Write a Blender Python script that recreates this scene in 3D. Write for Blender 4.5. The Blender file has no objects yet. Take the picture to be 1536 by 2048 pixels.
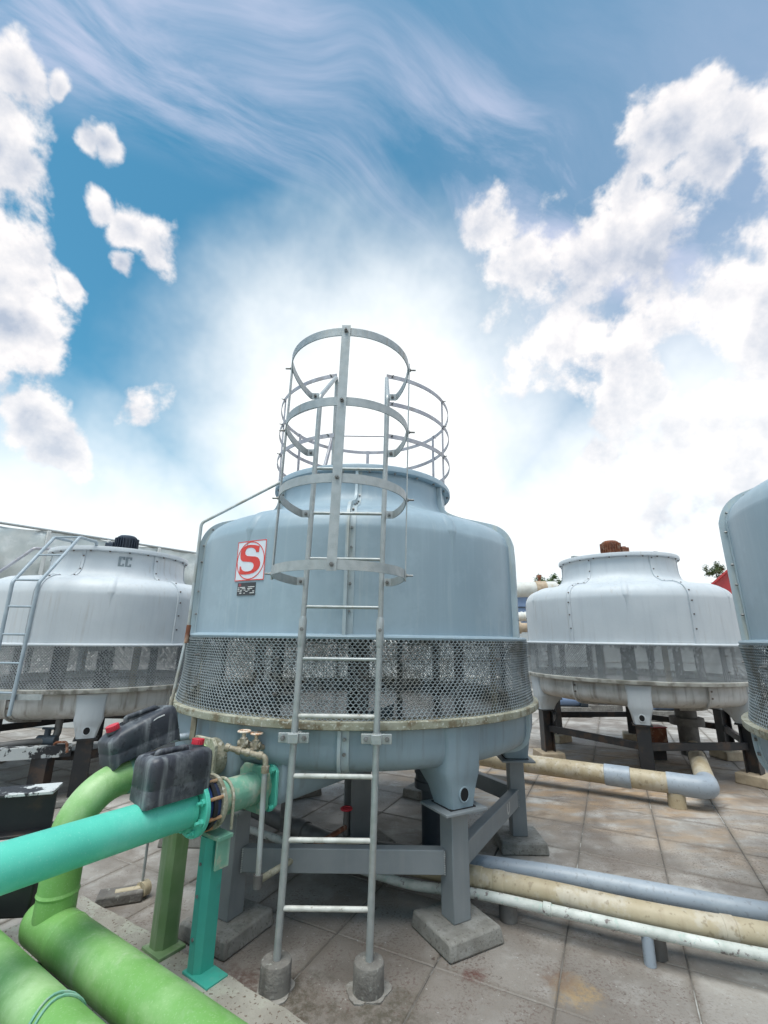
import bpy, bmesh, math, random
import numpy as np
from mathutils import Vector, Matrix
random.seed(7)
R = math.radians
SC = bpy.context.scene
COL = SC.collection

# ---------------------------------------------------------------- camera
cam_data = bpy.data.cameras.new('camera')
cam_data.lens = 15.785
cam_data.sensor_width = 36.0
cam_data.clip_start = 0.05
cam_data.clip_end = 3000
cam = bpy.data.objects.new('camera', cam_data)
COL.objects.link(cam)
cam.matrix_world = (Matrix.Translation((0, 0, 1.66)) @ Matrix.Rotation(R(90 + 15.6), 4, 'X')
                    @ Matrix.Rotation(R(0.8), 4, 'Z'))
SC.camera = cam
SC.view_settings.view_transform = 'Standard'
SC.view_settings.look = 'None'
SC.view_settings.exposure = 0.90
SC.view_settings.gamma = 1.0
SC.view_settings.use_curve_mapping = False
SC.cycles.max_bounces = 6
SC.cycles.diffuse_bounces = 3
SC.cycles.glossy_bounces = 3
SC.cycles.transmission_bounces = 2
SC.cycles.caustics_reflective = False
SC.cycles.caustics_refractive = False
SC.cycles.use_adaptive_sampling = True
SC.cycles.adaptive_threshold = 0.025

# ---------------------------------------------------------------- sun and sky
SUN_EL, SUN_AZ = R(72), R(-150)          # azimuth measured from +Y towards +X
sun_dir = Vector((math.sin(SUN_AZ) * math.cos(SUN_EL), math.cos(SUN_AZ) * math.cos(SUN_EL), math.sin(SUN_EL)))
sl = bpy.data.lights.new('sun', 'SUN')
sl.energy = 2.0
sl.angle = R(40)
sl.color = (1.0, 0.96, 0.9)
sun = bpy.data.objects.new('sun', sl)
COL.objects.link(sun)
sun.rotation_euler = sun_dir.to_track_quat('Z', 'Y').to_euler()

world = bpy.data.worlds.new('World')
SC.world = world
world.use_nodes = True
world.cycles.sampling_method = 'MANUAL'
world.cycles.sample_map_resolution = 512


class NT:
    """tiny node-graph writer"""
    def __init__(self, tree):
        self.t = tree
        tree.nodes.clear()

    def n(self, kind, **kw):
        nd = self.t.nodes.new(kind)
        for k, v in kw.items():
            setattr(nd, k, v)
        return nd

    def put(self, sock, v):
        if isinstance(v, bpy.types.NodeSocket):
            self.t.links.new(v, sock)
        else:
            sock.default_value = v

    def m(self, op, a, b=0.0, c=0.0, clamp=False):
        nd = self.n('ShaderNodeMath', operation=op)
        nd.use_clamp = clamp
        self.put(nd.inputs[0], a); self.put(nd.inputs[1], b); self.put(nd.inputs[2], c)
        return nd.outputs[0]

    def v(self, op, a, b=(0, 0, 0), scale=None):
        nd = self.n('ShaderNodeVectorMath', operation=op)
        self.put(nd.inputs[0], a); self.put(nd.inputs[1], b)
        if scale is not None:
            self.put(nd.inputs[3], scale)
        return nd.outputs[1] if op in ('DOT_PRODUCT', 'DISTANCE', 'LENGTH') else nd.outputs[0]

    def mix(self, f, a, b, blend='MIX'):
        nd = self.n('ShaderNodeMix', data_type='RGBA', blend_type=blend)
        self.put(nd.inputs[0], f)
        self.put(nd.inputs[6], a if isinstance(a, bpy.types.NodeSocket) else (*a, 1))
        self.put(nd.inputs[7], b if isinstance(b, bpy.types.NodeSocket) else (*b, 1))
        return nd.outputs[2]

    def step(self, x, lo, hi, a=0.0, b=1.0):
        nd = self.n('ShaderNodeMapRange', interpolation_type='SMOOTHSTEP')
        self.put(nd.inputs[0], x); self.put(nd.inputs[1], lo); self.put(nd.inputs[2], hi)
        self.put(nd.inputs[3], a); self.put(nd.inputs[4], b)
        return nd.outputs[0]

    def noise(self, vec, scale, detail=4.0, rough=0.55, dist=0.0):
        nd = self.n('ShaderNodeTexNoise')
        self.put(nd.inputs['Vector'], vec)
        nd.inputs['Scale'].default_value = scale
        nd.inputs['Detail'].default_value = detail
        nd.inputs['Roughness'].default_value = rough
        nd.inputs['Distortion'].default_value = dist
        return nd.outputs[0]

    def voro(self, vec, scale, feature='F1'):
        nd = self.n('ShaderNodeTexVoronoi', feature=feature)
        self.put(nd.inputs['Vector'], vec)
        nd.inputs['Scale'].default_value = scale
        return nd.outputs[0]

    def xyz(self, vec):
        nd = self.n('ShaderNodeSeparateXYZ')
        self.put(nd.inputs[0], vec)
        return nd.outputs[0], nd.outputs[1], nd.outputs[2]

    def comb(self, x, y, z):
        nd = self.n('ShaderNodeCombineXYZ')
        self.put(nd.inputs[0], x); self.put(nd.inputs[1], y); self.put(nd.inputs[2], z)
        return nd.outputs[0]


def build_sky():
    g = NT(world.node_tree)
    d = g.n('ShaderNodeTexCoord').outputs['Generated']
    d = g.v('NORMALIZE', d)
    x, y, z = g.xyz(d)
    sky = g.n('ShaderNodeTexSky', sky_type='NISHITA')
    sky.sun_disc = False
    sky.sun_elevation = SUN_EL
    sky.sun_rotation = SUN_AZ
    sky.air_density = 1.0
    sky.dust_density = 0.4
    sky.ozone_density = 2.2
    base = g.mix(1.0, sky.outputs[0], SKYTINT, 'MULTIPLY')
    # high thin cirrus, combed across the sky
    zz = g.m('ADD', g.m('MAXIMUM', z, 0.0), 0.25)
    px = g.m('DIVIDE', x, zz); py = g.m('DIVIDE', y, zz)
    flat = g.comb(px, py, 3.0)
    soft = g.noise(flat, 0.9, 3)
    ca, sa = math.cos(R(34)), math.sin(R(34))
    cu = g.m('ADD', g.m('MULTIPLY', px, ca), g.m('MULTIPLY', py, sa))
    cv = g.m('SUBTRACT', g.m('MULTIPLY', py, ca), g.m('MULTIPLY', px, sa))
    cv = g.m('ADD', cv, g.m('MULTIPLY', soft, 0.9))
    cir = g.noise(g.comb(g.m('MULTIPLY', cu, 1.1), g.m('MULTIPLY', cv, 2.6), 0.0), 1.5, 7, 0.60, 0.7)
    # one broad sheet of it lies across the view
    lane = g.m('ABSOLUTE', g.m('SUBTRACT', g.m('SUBTRACT', py, g.m('MULTIPLY', px, 0.356)), 0.52))
    lane = g.step(g.m('ADD', lane, g.m('MULTIPLY', g.m('SUBTRACT', soft, 0.5), 0.35)), 0.19, 0.02)
    cirm = g.m('MULTIPLY', g.step(cir, 0.36, 0.66), lane)
    # a grey lilac veil on the right of the view, thinning to clear blue on the left
    veil = g.m('MULTIPLY', g.step(g.m('ADD', x, g.m('MULTIPLY', g.m('SUBTRACT', cir, 0.5), 0.9)), -0.25, 0.75), 0.50)
    col = g.mix(g.m('MAXIMUM', g.m('MULTIPLY', cirm, 0.95), veil), base, CIRRUS)
    # milky air towards the horizon and in the bright gap behind the tower
    fine = g.noise(d, 5.2, 7, 0.585)
    glow = g.v('DISTANCE', d, (-0.03, 0.925, 0.38))
    rag = g.noise(d, 2.6, 5, 0.6)
    gl = g.step(g.m('ADD', glow, g.m('MULTIPLY', g.m('SUBTRACT', rag, 0.5), 0.34)), 0.56, 0.20)
    hz = g.step(g.m('SUBTRACT', g.m('ADD', z, g.m('MULTIPLY', g.m('SUBTRACT', rag, 0.5), 0.36)), g.m('MULTIPLY', g.m('MAXIMUM', x, 0.0), 0.22)), 0.48, 0.20)
    milk = g.m('MAXIMUM', gl, g.m('MULTIPLY', hz, 0.88))
    col = g.mix(milk, col, MILK)
    # cumulus banks: soft-edged lumps broken up by noise
    warp = g.n('ShaderNodeTexNoise')
    g.put(warp.inputs['Vector'], d)
    warp.inputs['Scale'].default_value = 3.2
    warp.inputs['Detail'].default_value = 3.0
    wd = g.v('ADD', d, g.v('SCALE', g.v('SUBTRACT', warp.outputs[1], (0.5, 0.5, 0.5)), scale=0.18))
    up = g.v('NORMALIZE', g.v('ADD', d, (-0.01, 0.0, 0.05)))
    fine_up = g.noise(up, 5.2, 7, 0.585)
    mask = None
    for (bx, by, bz, br) in BLOBS:
        q = g.m('MULTIPLY_ADD', g.v('DISTANCE', wd, (bx, by, bz)), -1.0 / br, 1.0)
        mask = q if mask is None else g.m('MAXIMUM', mask, q)
    mask = g.m('MAXIMUM', mask, -1.0)
    # the rest of the sky, behind the photographer, carries the same kind of cloud
    rest = g.m('SUBTRACT', g.m('MULTIPLY', warp.outputs[0], 3.2), 1.75)
    behind = g.step(y, 0.30, -0.15)
    mask = g.m('MAXIMUM', mask, g.m('SUBTRACT', rest, g.m('MULTIPLY', g.m('SUBTRACT', 1.0, behind), 3.0)))
    curl = g.noise(wd, 15.0, 4, 0.55)
    dens = g.m('ADD', g.m('MULTIPLY', mask, 0.70), g.m('MULTIPLY', g.m('SUBTRACT', fine, 0.5), 2.3))
    dens = g.m('ADD', dens, g.m('MULTIPLY', g.m('SUBTRACT', curl, 0.5), 1.0))
    cm = g.step(dens, 0.02, 0.34)
    lit = g.m('ADD', 0.78, g.m('MULTIPLY', g.m('SUBTRACT', fine, fine_up), 4.6))
    lit = g.m('SUBTRACT', lit, g.m('MULTIPLY', g.step(dens, 0.30, 0.90), 0.55), clamp=True)
    ccol = g.mix(lit, CLOUD_LO, CLOUD_HI)
    ccol = g.mix(g.m('MULTIPLY', milk, 0.30), ccol, MILK)
    col = g.mix(g.m('MULTIPLY', cm, 0.96), col, ccol)
    bg = g.n('ShaderNodeBackground')
    g.put(bg.inputs[0], col)
    bg.inputs[1].default_value = 0.1
    out = g.n('ShaderNodeOutputWorld')
    g.t.links.new(bg.outputs[0], out.inputs[0])


SKYTINT = (0.43, 0.93, 0.86)
CIRRUS = (3.15, 3.5, 4.55)
MILK = (6.2, 6.4, 6.45)
CLOUD_LO, CLOUD_HI = (2.75, 3.1, 3.75), (5.75, 5.55, 5.5)
BLOBS = [
    (-0.5788, 0.4744, 0.6633, 0.1055), (-0.5497, 0.5230, 0.6514, 0.0799), (-0.5793, 0.5726, 0.5801, 0.0961),
    (-0.5375, 0.6170, 0.5749, 0.0435), (-0.6109, 0.6177, 0.4953, 0.0641), (-0.5138, 0.4421, 0.7353, 0.0493),
    (-0.4701, 0.4654, 0.7499, 0.0227), (-0.6648, 0.5526, 0.5027, 0.1231), (-0.4435, 0.5336, 0.7202, 0.0244),
    (-0.4236, 0.5431, 0.7250, 0.0220), (-0.4491, 0.5849, 0.6754, 0.0287), (-0.4180, 0.6157, 0.6680, 0.0367),
    (-0.3795, 0.6475, 0.6608, 0.0421), (-0.4432, 0.6398, 0.6279, 0.0206), (-0.5912, 0.7072, 0.3878, 0.0513),
    (-0.5626, 0.7467, 0.3548, 0.0626), (-0.4542, 0.7776, 0.4348, 0.0368), (0.4221, 0.5033, 0.7540, 0.0732),
    (0.5016, 0.4748, 0.7232, 0.0773), (0.4832, 0.5288, 0.6978, 0.0836), (0.3845, 0.5931, 0.7074, 0.0459),
    (0.3422, 0.6113, 0.7136, 0.0242), (0.5652, 0.4880, 0.6651, 0.0938), (0.1953, 0.6695, 0.7166, 0.0762),
    (0.2625, 0.7043, 0.6596, 0.1149), (0.3604, 0.6687, 0.6503, 0.1053), (0.4424, 0.6207, 0.6474, 0.0948),
    (0.5366, 0.6133, 0.5796, 0.1038), (0.4702, 0.6739, 0.5698, 0.1372), (0.3410, 0.7248, 0.5987, 0.1275),
    (0.6188, 0.5888, 0.5200, 0.1215), (0.4727, 0.7584, 0.4489, 0.1020), (0.5538, 0.7413, 0.3792, 0.1176),
    (0.6280, 0.7172, 0.3022, 0.1036), (0.5306, 0.8208, 0.2114, 0.0760), (0.4120, 0.8336, 0.3680, 0.0621)]
build_sky()


# ---------------------------------------------------------------- materials
def paint(name, c1, c2=None, scale=6.0, rough=0.5, metal=0.0, streak=None, streak_amt=0.0, streak2=None,
          blotch=None, blotch_amt=0.0, blotch_scale=2.5, blotch_edge=(0.5, 0.62), speck=None, speck_amt=0.0, speck_scale=40.0,
          bump=0.0, bump_scale=60.0, coat=0.0, trans=0.0):
    m = bpy.data.materials.new(name)
    m.use_nodes = True
    g = NT(m.node_tree)
    pos = g.n('ShaderNodeNewGeometry').outputs['Position']
    c2 = c2 or tuple(c * 0.82 for c in c1)
    col = g.mix(g.step(g.noise(pos, scale, 5), 0.35, 0.68), c1, c2)
    if blotch:
        f = g.step(g.noise(pos, blotch_scale, 7, 0.66), blotch_edge[0], blotch_edge[1])
        col = g.mix(g.m('MULTIPLY', f, blotch_amt), col, blotch)
    if streak:
        sv = g.v('MULTIPLY', pos, (9.0, 9.0, 0.7))
        f = g.step(g.noise(sv, 1.6, 5, 0.6), 0.48, 0.75)
        col = g.mix(g.m('MULTIPLY', f, streak_amt), col, streak)
    if streak2:
        sv = g.v('MULTIPLY', pos, (26.0, 26.0, 0.9))
        f = g.m('MULTIPLY', g.step(g.noise(sv, 1.0, 4, 0.6), 0.52, 0.72), g.step(g.noise(pos, 1.7, 4), 0.44, 0.62))
        col = g.mix(g.m('MULTIPLY', f, 0.55), col, streak2)
    if speck:
        f = g.step(g.noise(pos, speck_scale, 2, 0.5), 0.60, 0.68)
        col = g.mix(g.m('MULTIPLY', f, speck_amt), col, speck)
    b = g.n('ShaderNodeBsdfPrincipled')
    g.put(b.inputs['Base Color'], col)
    g.put(b.inputs['Roughness'], g.m('ADD', rough - 0.08, g.m('MULTIPLY', g.noise(pos, 11.0, 4), 0.16)))
    b.inputs['Metallic'].default_value = metal
    b.inputs['Coat Weight'].default_value = coat
    b.inputs['Coat Roughness'].default_value = 0.25
    if trans:
        b.inputs['Transmission Weight'].default_value = trans
    if bump:
        bn = g.n('ShaderNodeBump')
        bn.inputs['Strength'].default_value = bump
        bn.inputs['Distance'].default_value = 0.01
        g.put(bn.inputs['Height'], g.noise(pos, bump_scale, 5, 0.6))
        g.t.links.new(bn.outputs[0], b.inputs['Normal'])
    o = g.n('ShaderNodeOutputMaterial')
    g.t.links.new(b.outputs[0], o.inputs[0])
    return m


TILEU = (math.cos(R(-26.2)), math.sin(R(-26.2)), 0.0); TILEV = (math.sin(R(26.2)), math.cos(R(26.2)), 0.0); TILE0 = (0.296, 2.91, 0.0)


def tile_material(name, gain=1.0):
    m = bpy.data.materials.new(name)
    m.use_nodes = True
    g = NT(m.node_tree)
    pos = g.n('ShaderNodeNewGeometry').outputs['Position']
    x, y, z = g.xyz(pos)
    rnd = g.n('ShaderNodeObjectInfo').outputs['Random']
    base = g.mix(g.step(g.noise(pos, 1.3, 7, 0.62), 0.32, 0.68), (0.415, 0.395, 0.365), (0.235, 0.21, 0.185))
    base = g.mix(g.m('MULTIPLY', g.step(g.noise(pos, 3.4, 8, 0.7), 0.50, 0.66), 0.55), base, (0.54, 0.53, 0.505))
    # individual slabs differ a little
    tone = g.m('ADD', 0.86, g.m('MULTIPLY', rnd, 0.28))
    base = g.mix(1.0, base, g.comb(tone, tone, tone), 'MULTIPLY')
    # iron and algae staining left by the drain pipe on the right
    dx = g.m('SUBTRACT', x, 2.6); dy = g.m('SUBTRACT', y, 6.2)
    dd = g.m('SQRT', g.m('ADD', g.m('MULTIPLY', dx, dx), g.m('MULTIPLY', g.m('MULTIPLY', dy, dy), 1.4)))
    zone = g.step(g.m('ADD', dd, g.m('MULTIPLY', g.noise(pos, 0.9, 4), 2.2)), 4.2, 2.0)
    run = g.v('MULTIPLY', pos, (1.0, 2.6, 1.0))
    orange = g.m('MULTIPLY', zone, g.step(g.noise(run, 1.5, 7, 0.65), 0.38, 0.62))
    base = g.mix(g.m('MULTIPLY', orange, 0.80), base, (0.36, 0.235, 0.125))
    dark = g.m('MULTIPLY', zone, g.step(g.noise(run, 2.4, 6, 0.7, 0.6), 0.53, 0.68))
    base = g.mix(g.m('MULTIPLY', dark, 0.72), base, (0.10, 0.065, 0.045))
    # damp dark patches
    near = g.step(g.m('ADD', g.v('DISTANCE', pos, (0.1, 2.6, 0.0)), g.m('MULTIPLY', g.noise(pos, 1.4, 5, 0.65), 1.5)), 2.9, 1.1)
    wet = g.m('MAXIMUM', g.step(g.noise(pos, 0.75, 6, 0.65), 0.48, 0.62), near)
    base = g.mix(g.m('MULTIPLY', wet, 0.60), base, (0.135, 0.108, 0.088))
    # grime bleeding off the joints
    gx = g.v('DOT_PRODUCT', g.v('SUBTRACT', pos, tuple(TILE0)), tuple(TILEU)); gy = g.v('DOT_PRODUCT', g.v('SUBTRACT', pos, tuple(TILE0)), tuple(TILEV))
    def edge(q):
        return g.m('ABSOLUTE', g.m('SUBTRACT', g.m('FRACT', g.m('DIVIDE', q, 0.6)), 0.5))
    ed = g.m('MAXIMUM', edge(gx), edge(gy))
    ed = g.step(g.m('ADD', ed, g.m('MULTIPLY', g.m('SUBTRACT', g.noise(pos, 8.0, 5, 0.7), 0.5), 0.14)), 0.42, 0.50)
    base = g.mix(g.m('MULTIPLY', ed, 0.55), base, (0.16, 0.135, 0.11))
    # lichen speckle
    sp = g.step(g.noise(pos, 62.0, 4, 0.65), 0.52, 0.60)
    spz = g.m('MAXIMUM', g.step(g.noise(pos, 1.15, 3), 0.43, 0.60), near)
    base = g.mix(g.m('MULTIPLY', g.m('MULTIPLY', g.m('MULTIPLY', sp, spz), g.step(g.noise(pos, 5.0, 4, 0.65), 0.36, 0.60)), 0.75), base, (0.13, 0.09, 0.075))
    wp = g.step(g.noise(pos, 55.0, 2, 0.5), 0.68, 0.74)
    base = g.mix(g.m('MULTIPLY', wp, 0.4), base, (0.55, 0.56, 0.54))
    gp_ = g.m('MULTIPLY', g.step(g.noise(pos, 22.0, 5, 0.7), 0.60, 0.66), g.step(g.noise(pos, 1.9, 3), 0.50, 0.60))
    base = g.mix(g.m('MULTIPLY', gp_, 0.8), base, (0.075, 0.05, 0.04))
    # rust puddle scars in front of the leg
    for (sx, sy, sr, c) in ((0.97, 2.76, 0.15, (0.36, 0.25, 0.12)), (0.93, 2.82, 0.12, (0.15, 0.10, 0.08)), (0.50, 2.86, 0.08, (0.10, 0.028, 0.02)),
                            (-0.45, 2.60, 0.34, (0.06, 0.05, 0.032)), (0.05, 2.58, 0.24, (0.075, 0.065, 0.045)), (-0.72, 2.72, 0.24, (0.09, 0.045, 0.035))):
        q = g.v('DISTANCE', pos, (sx, sy, 0.0))
        q = g.m('ADD', q, g.m('MULTIPLY', g.m('SUBTRACT', g.noise(pos, 9.0, 5, 0.7), 0.5), sr * 1.9))
        base = g.mix(g.m('MULTIPLY', g.m('MULTIPLY', g.step(q, sr, sr * 0.3), g.step(g.noise(pos, 26.0, 5, 0.7), 0.30, 0.62)), 0.8), base, c)
    if gain != 1.0:
        base = g.mix(1.0, base, (gain, gain, gain), 'MULTIPLY')
    b = g.n('ShaderNodeBsdfPrincipled')
    g.put(b.inputs['Base Color'], base)
    g.put(b.inputs['Roughness'], g.m('SUBTRACT', 0.86, g.m('MULTIPLY', wet, 0.36)))
    bn = g.n('ShaderNodeBump')
    bn.inputs['Strength'].default_value = 0.35
    bn.inputs['Distance'].default_value = 0.008
    g.put(bn.inputs['Height'], g.m('ADD', g.noise(pos, 90.0, 4, 0.7), g.noise(pos, 14.0, 5, 0.6)))
    g.t.links.new(bn.outputs[0], b.inputs['Normal'])
    o = g.n('ShaderNodeOutputMaterial')
    g.t.links.new(b.outputs[0], o.inputs[0])
    return m


M = {}
M['tile'] = tile_material('concrete_tile')
M['grout'] = paint('grout', (0.10, 0.09, 0.08), (0.19, 0.175, 0.155), 5, 0.95, blotch=(0.52, 0.52, 0.49), blotch_amt=0.8, blotch_scale=0.9, blotch_edge=(0.53, 0.60), bump=0.4)
M['grp'] = paint('blue_grey_fibreglass', (0.295, 0.385, 0.44), (0.27, 0.355, 0.41), 1.6, 0.46, streak=(0.35, 0.45, 0.505), streak_amt=0.4, streak2=(0.40, 0.47, 0.49),
                 blotch=(0.34, 0.44, 0.50), blotch_amt=0.5, blotch_scale=2.2, coat=0.06, bump=0.05, bump_scale=9)
M['grp_dark'] = paint('blue_grey_fibreglass_basin', (0.275, 0.355, 0.40), (0.24, 0.31, 0.355), 2.2, 0.5, streak2=(0.16, 0.17, 0.15), streak=(0.17, 0.19, 0.18), streak_amt=0.45, bump=0.05, bump_scale=9)
M['white'] = paint('old_white_fibreglass', (0.545, 0.575, 0.595), (0.49, 0.525, 0.55), 1.8, 0.5, streak=(0.44, 0.47, 0.50), streak_amt=0.45, streak2=(0.38, 0.36, 0.33),
                   speck=(0.50, 0.48, 0.45), speck_amt=0.15, speck_scale=70, bump=0.10, bump_scale=30)
M['white_dirty'] = paint('stained_white_fibreglass', (0.52, 0.51, 0.49), (0.38, 0.36, 0.33), 4, 0.55, streak=(0.16, 0.13, 0.10), streak_amt=0.7, bump=0.1)
M['rim'] = paint('mossy_basin_rim', (0.36, 0.355, 0.28), (0.235, 0.23, 0.165), 9, 0.75, blotch=(0.15, 0.11, 0.06), blotch_amt=0.8, blotch_scale=11,
                 speck=(0.62, 0.64, 0.58), speck_amt=0.6, speck_scale=60, bump=0.25, bump_scale=45)
M['rim_white'] = paint('grimy_basin_rim', (0.40, 0.39, 0.35), (0.25, 0.24, 0.21), 8, 0.75, blotch=(0.10, 0.09, 0.07), blotch_amt=0.7, blotch_scale=7, bump=0.3)
M['mesh'] = paint('grey_plastic_mesh', (0.27, 0.305, 0.32), (0.20, 0.23, 0.24), 5, 0.45, blotch=(0.12, 0.105, 0.075), blotch_amt=0.6, blotch_scale=3)
M['mesh_light'] = paint('pale_plastic_mesh', (0.34, 0.36, 0.37), (0.25, 0.27, 0.28), 5, 0.5)
M['galv'] = paint('galvanised_steel', (0.40, 0.425, 0.425), (0.32, 0.35, 0.35), 30, 0.45, metal=0.45, streak2=(0.30, 0.26, 0.20), blotch=(0.56, 0.58, 0.565), blotch_amt=0.3, blotch_scale=60,
                  speck=(0.30, 0.29, 0.25), speck_amt=0.3, speck_scale=60, bump=0.05)
M['rung'] = paint('flaking_white_rung', (0.62, 0.62, 0.58), (0.46, 0.46, 0.42), 14, 0.6, metal=0.1, blotch=(0.20, 0.15, 0.10), blotch_amt=0.7, blotch_scale=38, blotch_edge=(0.6, 0.68))
M['rail_grey'] = paint('silver_painted_rail', (0.44, 0.44, 0.47), (0.34, 0.34, 0.38), 12, 0.5, metal=0.3, blotch=(0.28, 0.23, 0.19), blotch_amt=0.4, blotch_scale=14)
M['steel'] = paint('grey_painted_steel', (0.235, 0.255, 0.265), (0.195, 0.215, 0.225), 3, 0.5, streak=(0.30, 0.31, 0.305), streak_amt=0.3, bump=0.05)
M['seam'] = paint('pale_joint_flange', (0.43, 0.51, 0.545), (0.36, 0.43, 0.46), 5, 0.45, streak=(0.50, 0.49, 0.40), streak_amt=0.7)
M['weld'] = paint('bright_weld', (0.55, 0.57, 0.57), None, 20, 0.4, metal=0.5)
M['black'] = paint('black_painted_steel', (0.018, 0.019, 0.022), (0.030, 0.028, 0.028), 5, 0.5, blotch=(0.09, 0.05, 0.03), blotch_amt=0.5, blotch_scale=5)
M['rubber'] = paint('black_rubber', (0.015, 0.015, 0.016), None, 8, 0.7)
M['dark'] = paint('dark_interior', (0.045, 0.05, 0.052), (0.03, 0.034, 0.036), 5, 0.8)
M['hole'] = paint('hole_shade_black', (0.006, 0.006, 0.007), None, 5, 0.9)  # near-black colour stands in for the shade inside the foot holes
M['fill'] = paint('wet_fill_sheet', (0.36, 0.38, 0.38), (0.22, 0.24, 0.24), 16, 0.35, streak=(0.5, 0.52, 0.52), streak_amt=0.6)
M['water'] = paint('basin_water', (0.10, 0.13, 0.13), (0.16, 0.19, 0.19), 5, 0.15, bump=0.4, bump_scale=30)
M['drop'] = paint('falling_water_drop', (0.66, 0.69, 0.70), None, 5, 0.1)
M['concrete'] = paint('pale_concrete', (0.33, 0.315, 0.285), (0.23, 0.215, 0.195), 7, 0.9, blotch=(0.13, 0.115, 0.10), blotch_amt=0.55, blotch_scale=5,
                      speck=(0.10, 0.085, 0.07), speck_amt=0.5, speck_scale=45, bump=0.5, bump_scale=70)
M['pad'] = paint('grubby_pad_concrete', (0.27, 0.26, 0.235), (0.185, 0.175, 0.155), 6, 0.9, streak=(0.10, 0.09, 0.078), streak_amt=0.5, blotch=(0.34, 0.335, 0.31), blotch_amt=0.5, blotch_scale=7,
                 speck=(0.09, 0.075, 0.06), speck_amt=0.5, speck_scale=50, bump=0.5, bump_scale=60)
M['concrete_dark'] = paint('damp_concrete', (0.215, 0.205, 0.185), (0.13, 0.12, 0.11), 8, 0.85, streak=(0.08, 0.075, 0.065), streak_amt=0.6, speck=(0.32, 0.32, 0.29), speck_amt=0.6,
                           speck_scale=30, bump=0.6, bump_scale=60)
M['kerb'] = paint('lichened_kerb', (0.34, 0.325, 0.28), (0.26, 0.24, 0.205), 4, 0.92, speck=(0.10, 0.06, 0.04), speck_amt=0.8, speck_scale=58,
                  blotch=(0.42, 0.44, 0.36), blotch_amt=0.5, blotch_scale=6, bump=0.5, bump_scale=60)
M['block_beige'] = paint('beige_block', (0.46, 0.38, 0.27), (0.30, 0.24, 0.17), 6, 0.9, bump=0.4)
M['green'] = paint('leaf_green_pipe_paint', (0.19, 0.405, 0.115), (0.145, 0.335, 0.08), 1.6, 0.5, blotch=(0.40, 0.56, 0.30), blotch_amt=0.8, blotch_scale=2.3, blotch_edge=(0.40, 0.72), streak=(0.11, 0.27, 0.05), streak_amt=0.4, streak2=(0.40, 0.50, 0.33),
                   speck=(0.50, 0.63, 0.40), speck_amt=0.22, speck_scale=150, coat=0.1, bump=0.06, bump_scale=25)
M['green_post'] = paint('faded_green_post', (0.14, 0.25, 0.10), (0.20, 0.30, 0.15), 5, 0.6, streak=(0.36, 0.40, 0.30), streak_amt=0.7)
M['teal'] = paint('turquoise_pipe_paint', (0.095, 0.56, 0.425), (0.075, 0.49, 0.37), 2.4, 0.45, streak=(0.045, 0.40, 0.32), streak_amt=0.3, streak2=(0.36, 0.60, 0.52), blotch=(0.22, 0.66, 0.55), blotch_amt=0.6, blotch_scale=3.5, blotch_edge=(0.42, 0.72),
                  speck=(0.35, 0.72, 0.64), speck_amt=0.18, speck_scale=150, coat=0.1, bump=0.05, bump_scale=30)
M['teal_post'] = paint('turquoise_post_paint', (0.055, 0.40, 0.315), (0.045, 0.33, 0.26), 4, 0.5, streak=(0.16, 0.42, 0.34), streak_amt=0.5, blotch=(0.10, 0.20, 0.16), blotch_amt=0.4, blotch_scale=5)
M['worn'] = paint('limescaled_green_pipe', (0.20, 0.40, 0.29), (0.13, 0.33, 0.24), 6, 0.65, blotch=(0.42, 0.41, 0.30), blotch_amt=0.75, blotch_scale=9,
                  streak=(0.47, 0.52, 0.45), streak_amt=0.6, bump=0.4, bump_scale=35)
M['scale'] = paint('limescale_crust', (0.40, 0.385, 0.30), (0.28, 0.265, 0.195), 11, 0.8, blotch=(0.15, 0.14, 0.09), blotch_amt=0.7, blotch_scale=13,
                   speck=(0.62, 0.60, 0.52), speck_amt=0.7, speck_scale=35, bump=0.7, bump_scale=50)
M['valve_blue'] = paint('dark_blue_valve_body', (0.012, 0.05, 0.19), (0.02, 0.025, 0.05), 9, 0.45)
M['rusty_bolt'] = paint('rusty_bolt', (0.36, 0.18, 0.085), (0.50, 0.35, 0.22), 20, 0.7, metal=0.3)
M['can'] = paint('weathered_black_plastic', (0.040, 0.042, 0.055), (0.028, 0.036, 0.044), 4, 0.48, streak=(0.30, 0.32, 0.325), streak_amt=0.75,
                 blotch=(0.20, 0.21, 0.22), blotch_amt=0.5, blotch_scale=9, blotch_edge=(0.45, 0.72), speck=(0.01, 0.01, 0.012), speck_amt=0.5, speck_scale=40, bump=0.12, bump_scale=20)
M['red_cap'] = paint('red_plastic_cap', (0.62, 0.03, 0.055), (0.50, 0.02, 0.04), 10, 0.4)
M['white_mark'] = paint('white_mark', (0.8, 0.8, 0.78), None, 10, 0.6)
M['brass'] = paint('scaled_brass', (0.36, 0.32, 0.24), (0.25, 0.215, 0.15), 18, 0.6, metal=0.25, blotch=(0.54, 0.51, 0.44), blotch_amt=0.7, blotch_scale=30, bump=0.4)
M['wheel'] = paint('orange_white_handwheel', (0.74, 0.68, 0.58), (0.58, 0.23, 0.075), 40, 0.6)
M['pvc_grey'] = paint('blue_grey_pvc', (0.33, 0.38, 0.435), (0.28, 0.325, 0.375), 3, 0.45, blotch=(0.40, 0.45, 0.49), blotch_amt=0.5, blotch_scale=4, speck=(0.16, 0.16, 0.16), speck_amt=0.3)
M['pvc_cream'] = paint('yellowed_cream_pvc', (0.46, 0.395, 0.275), (0.39, 0.32, 0.205), 3, 0.55, streak=(0.27, 0.20, 0.12), streak_amt=0.4, blotch=(0.53, 0.49, 0.41), blotch_amt=0.7, blotch_scale=5,
                       speck=(0.20, 0.15, 0.09), speck_amt=0.5, speck_scale=30, bump=0.1)
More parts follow.
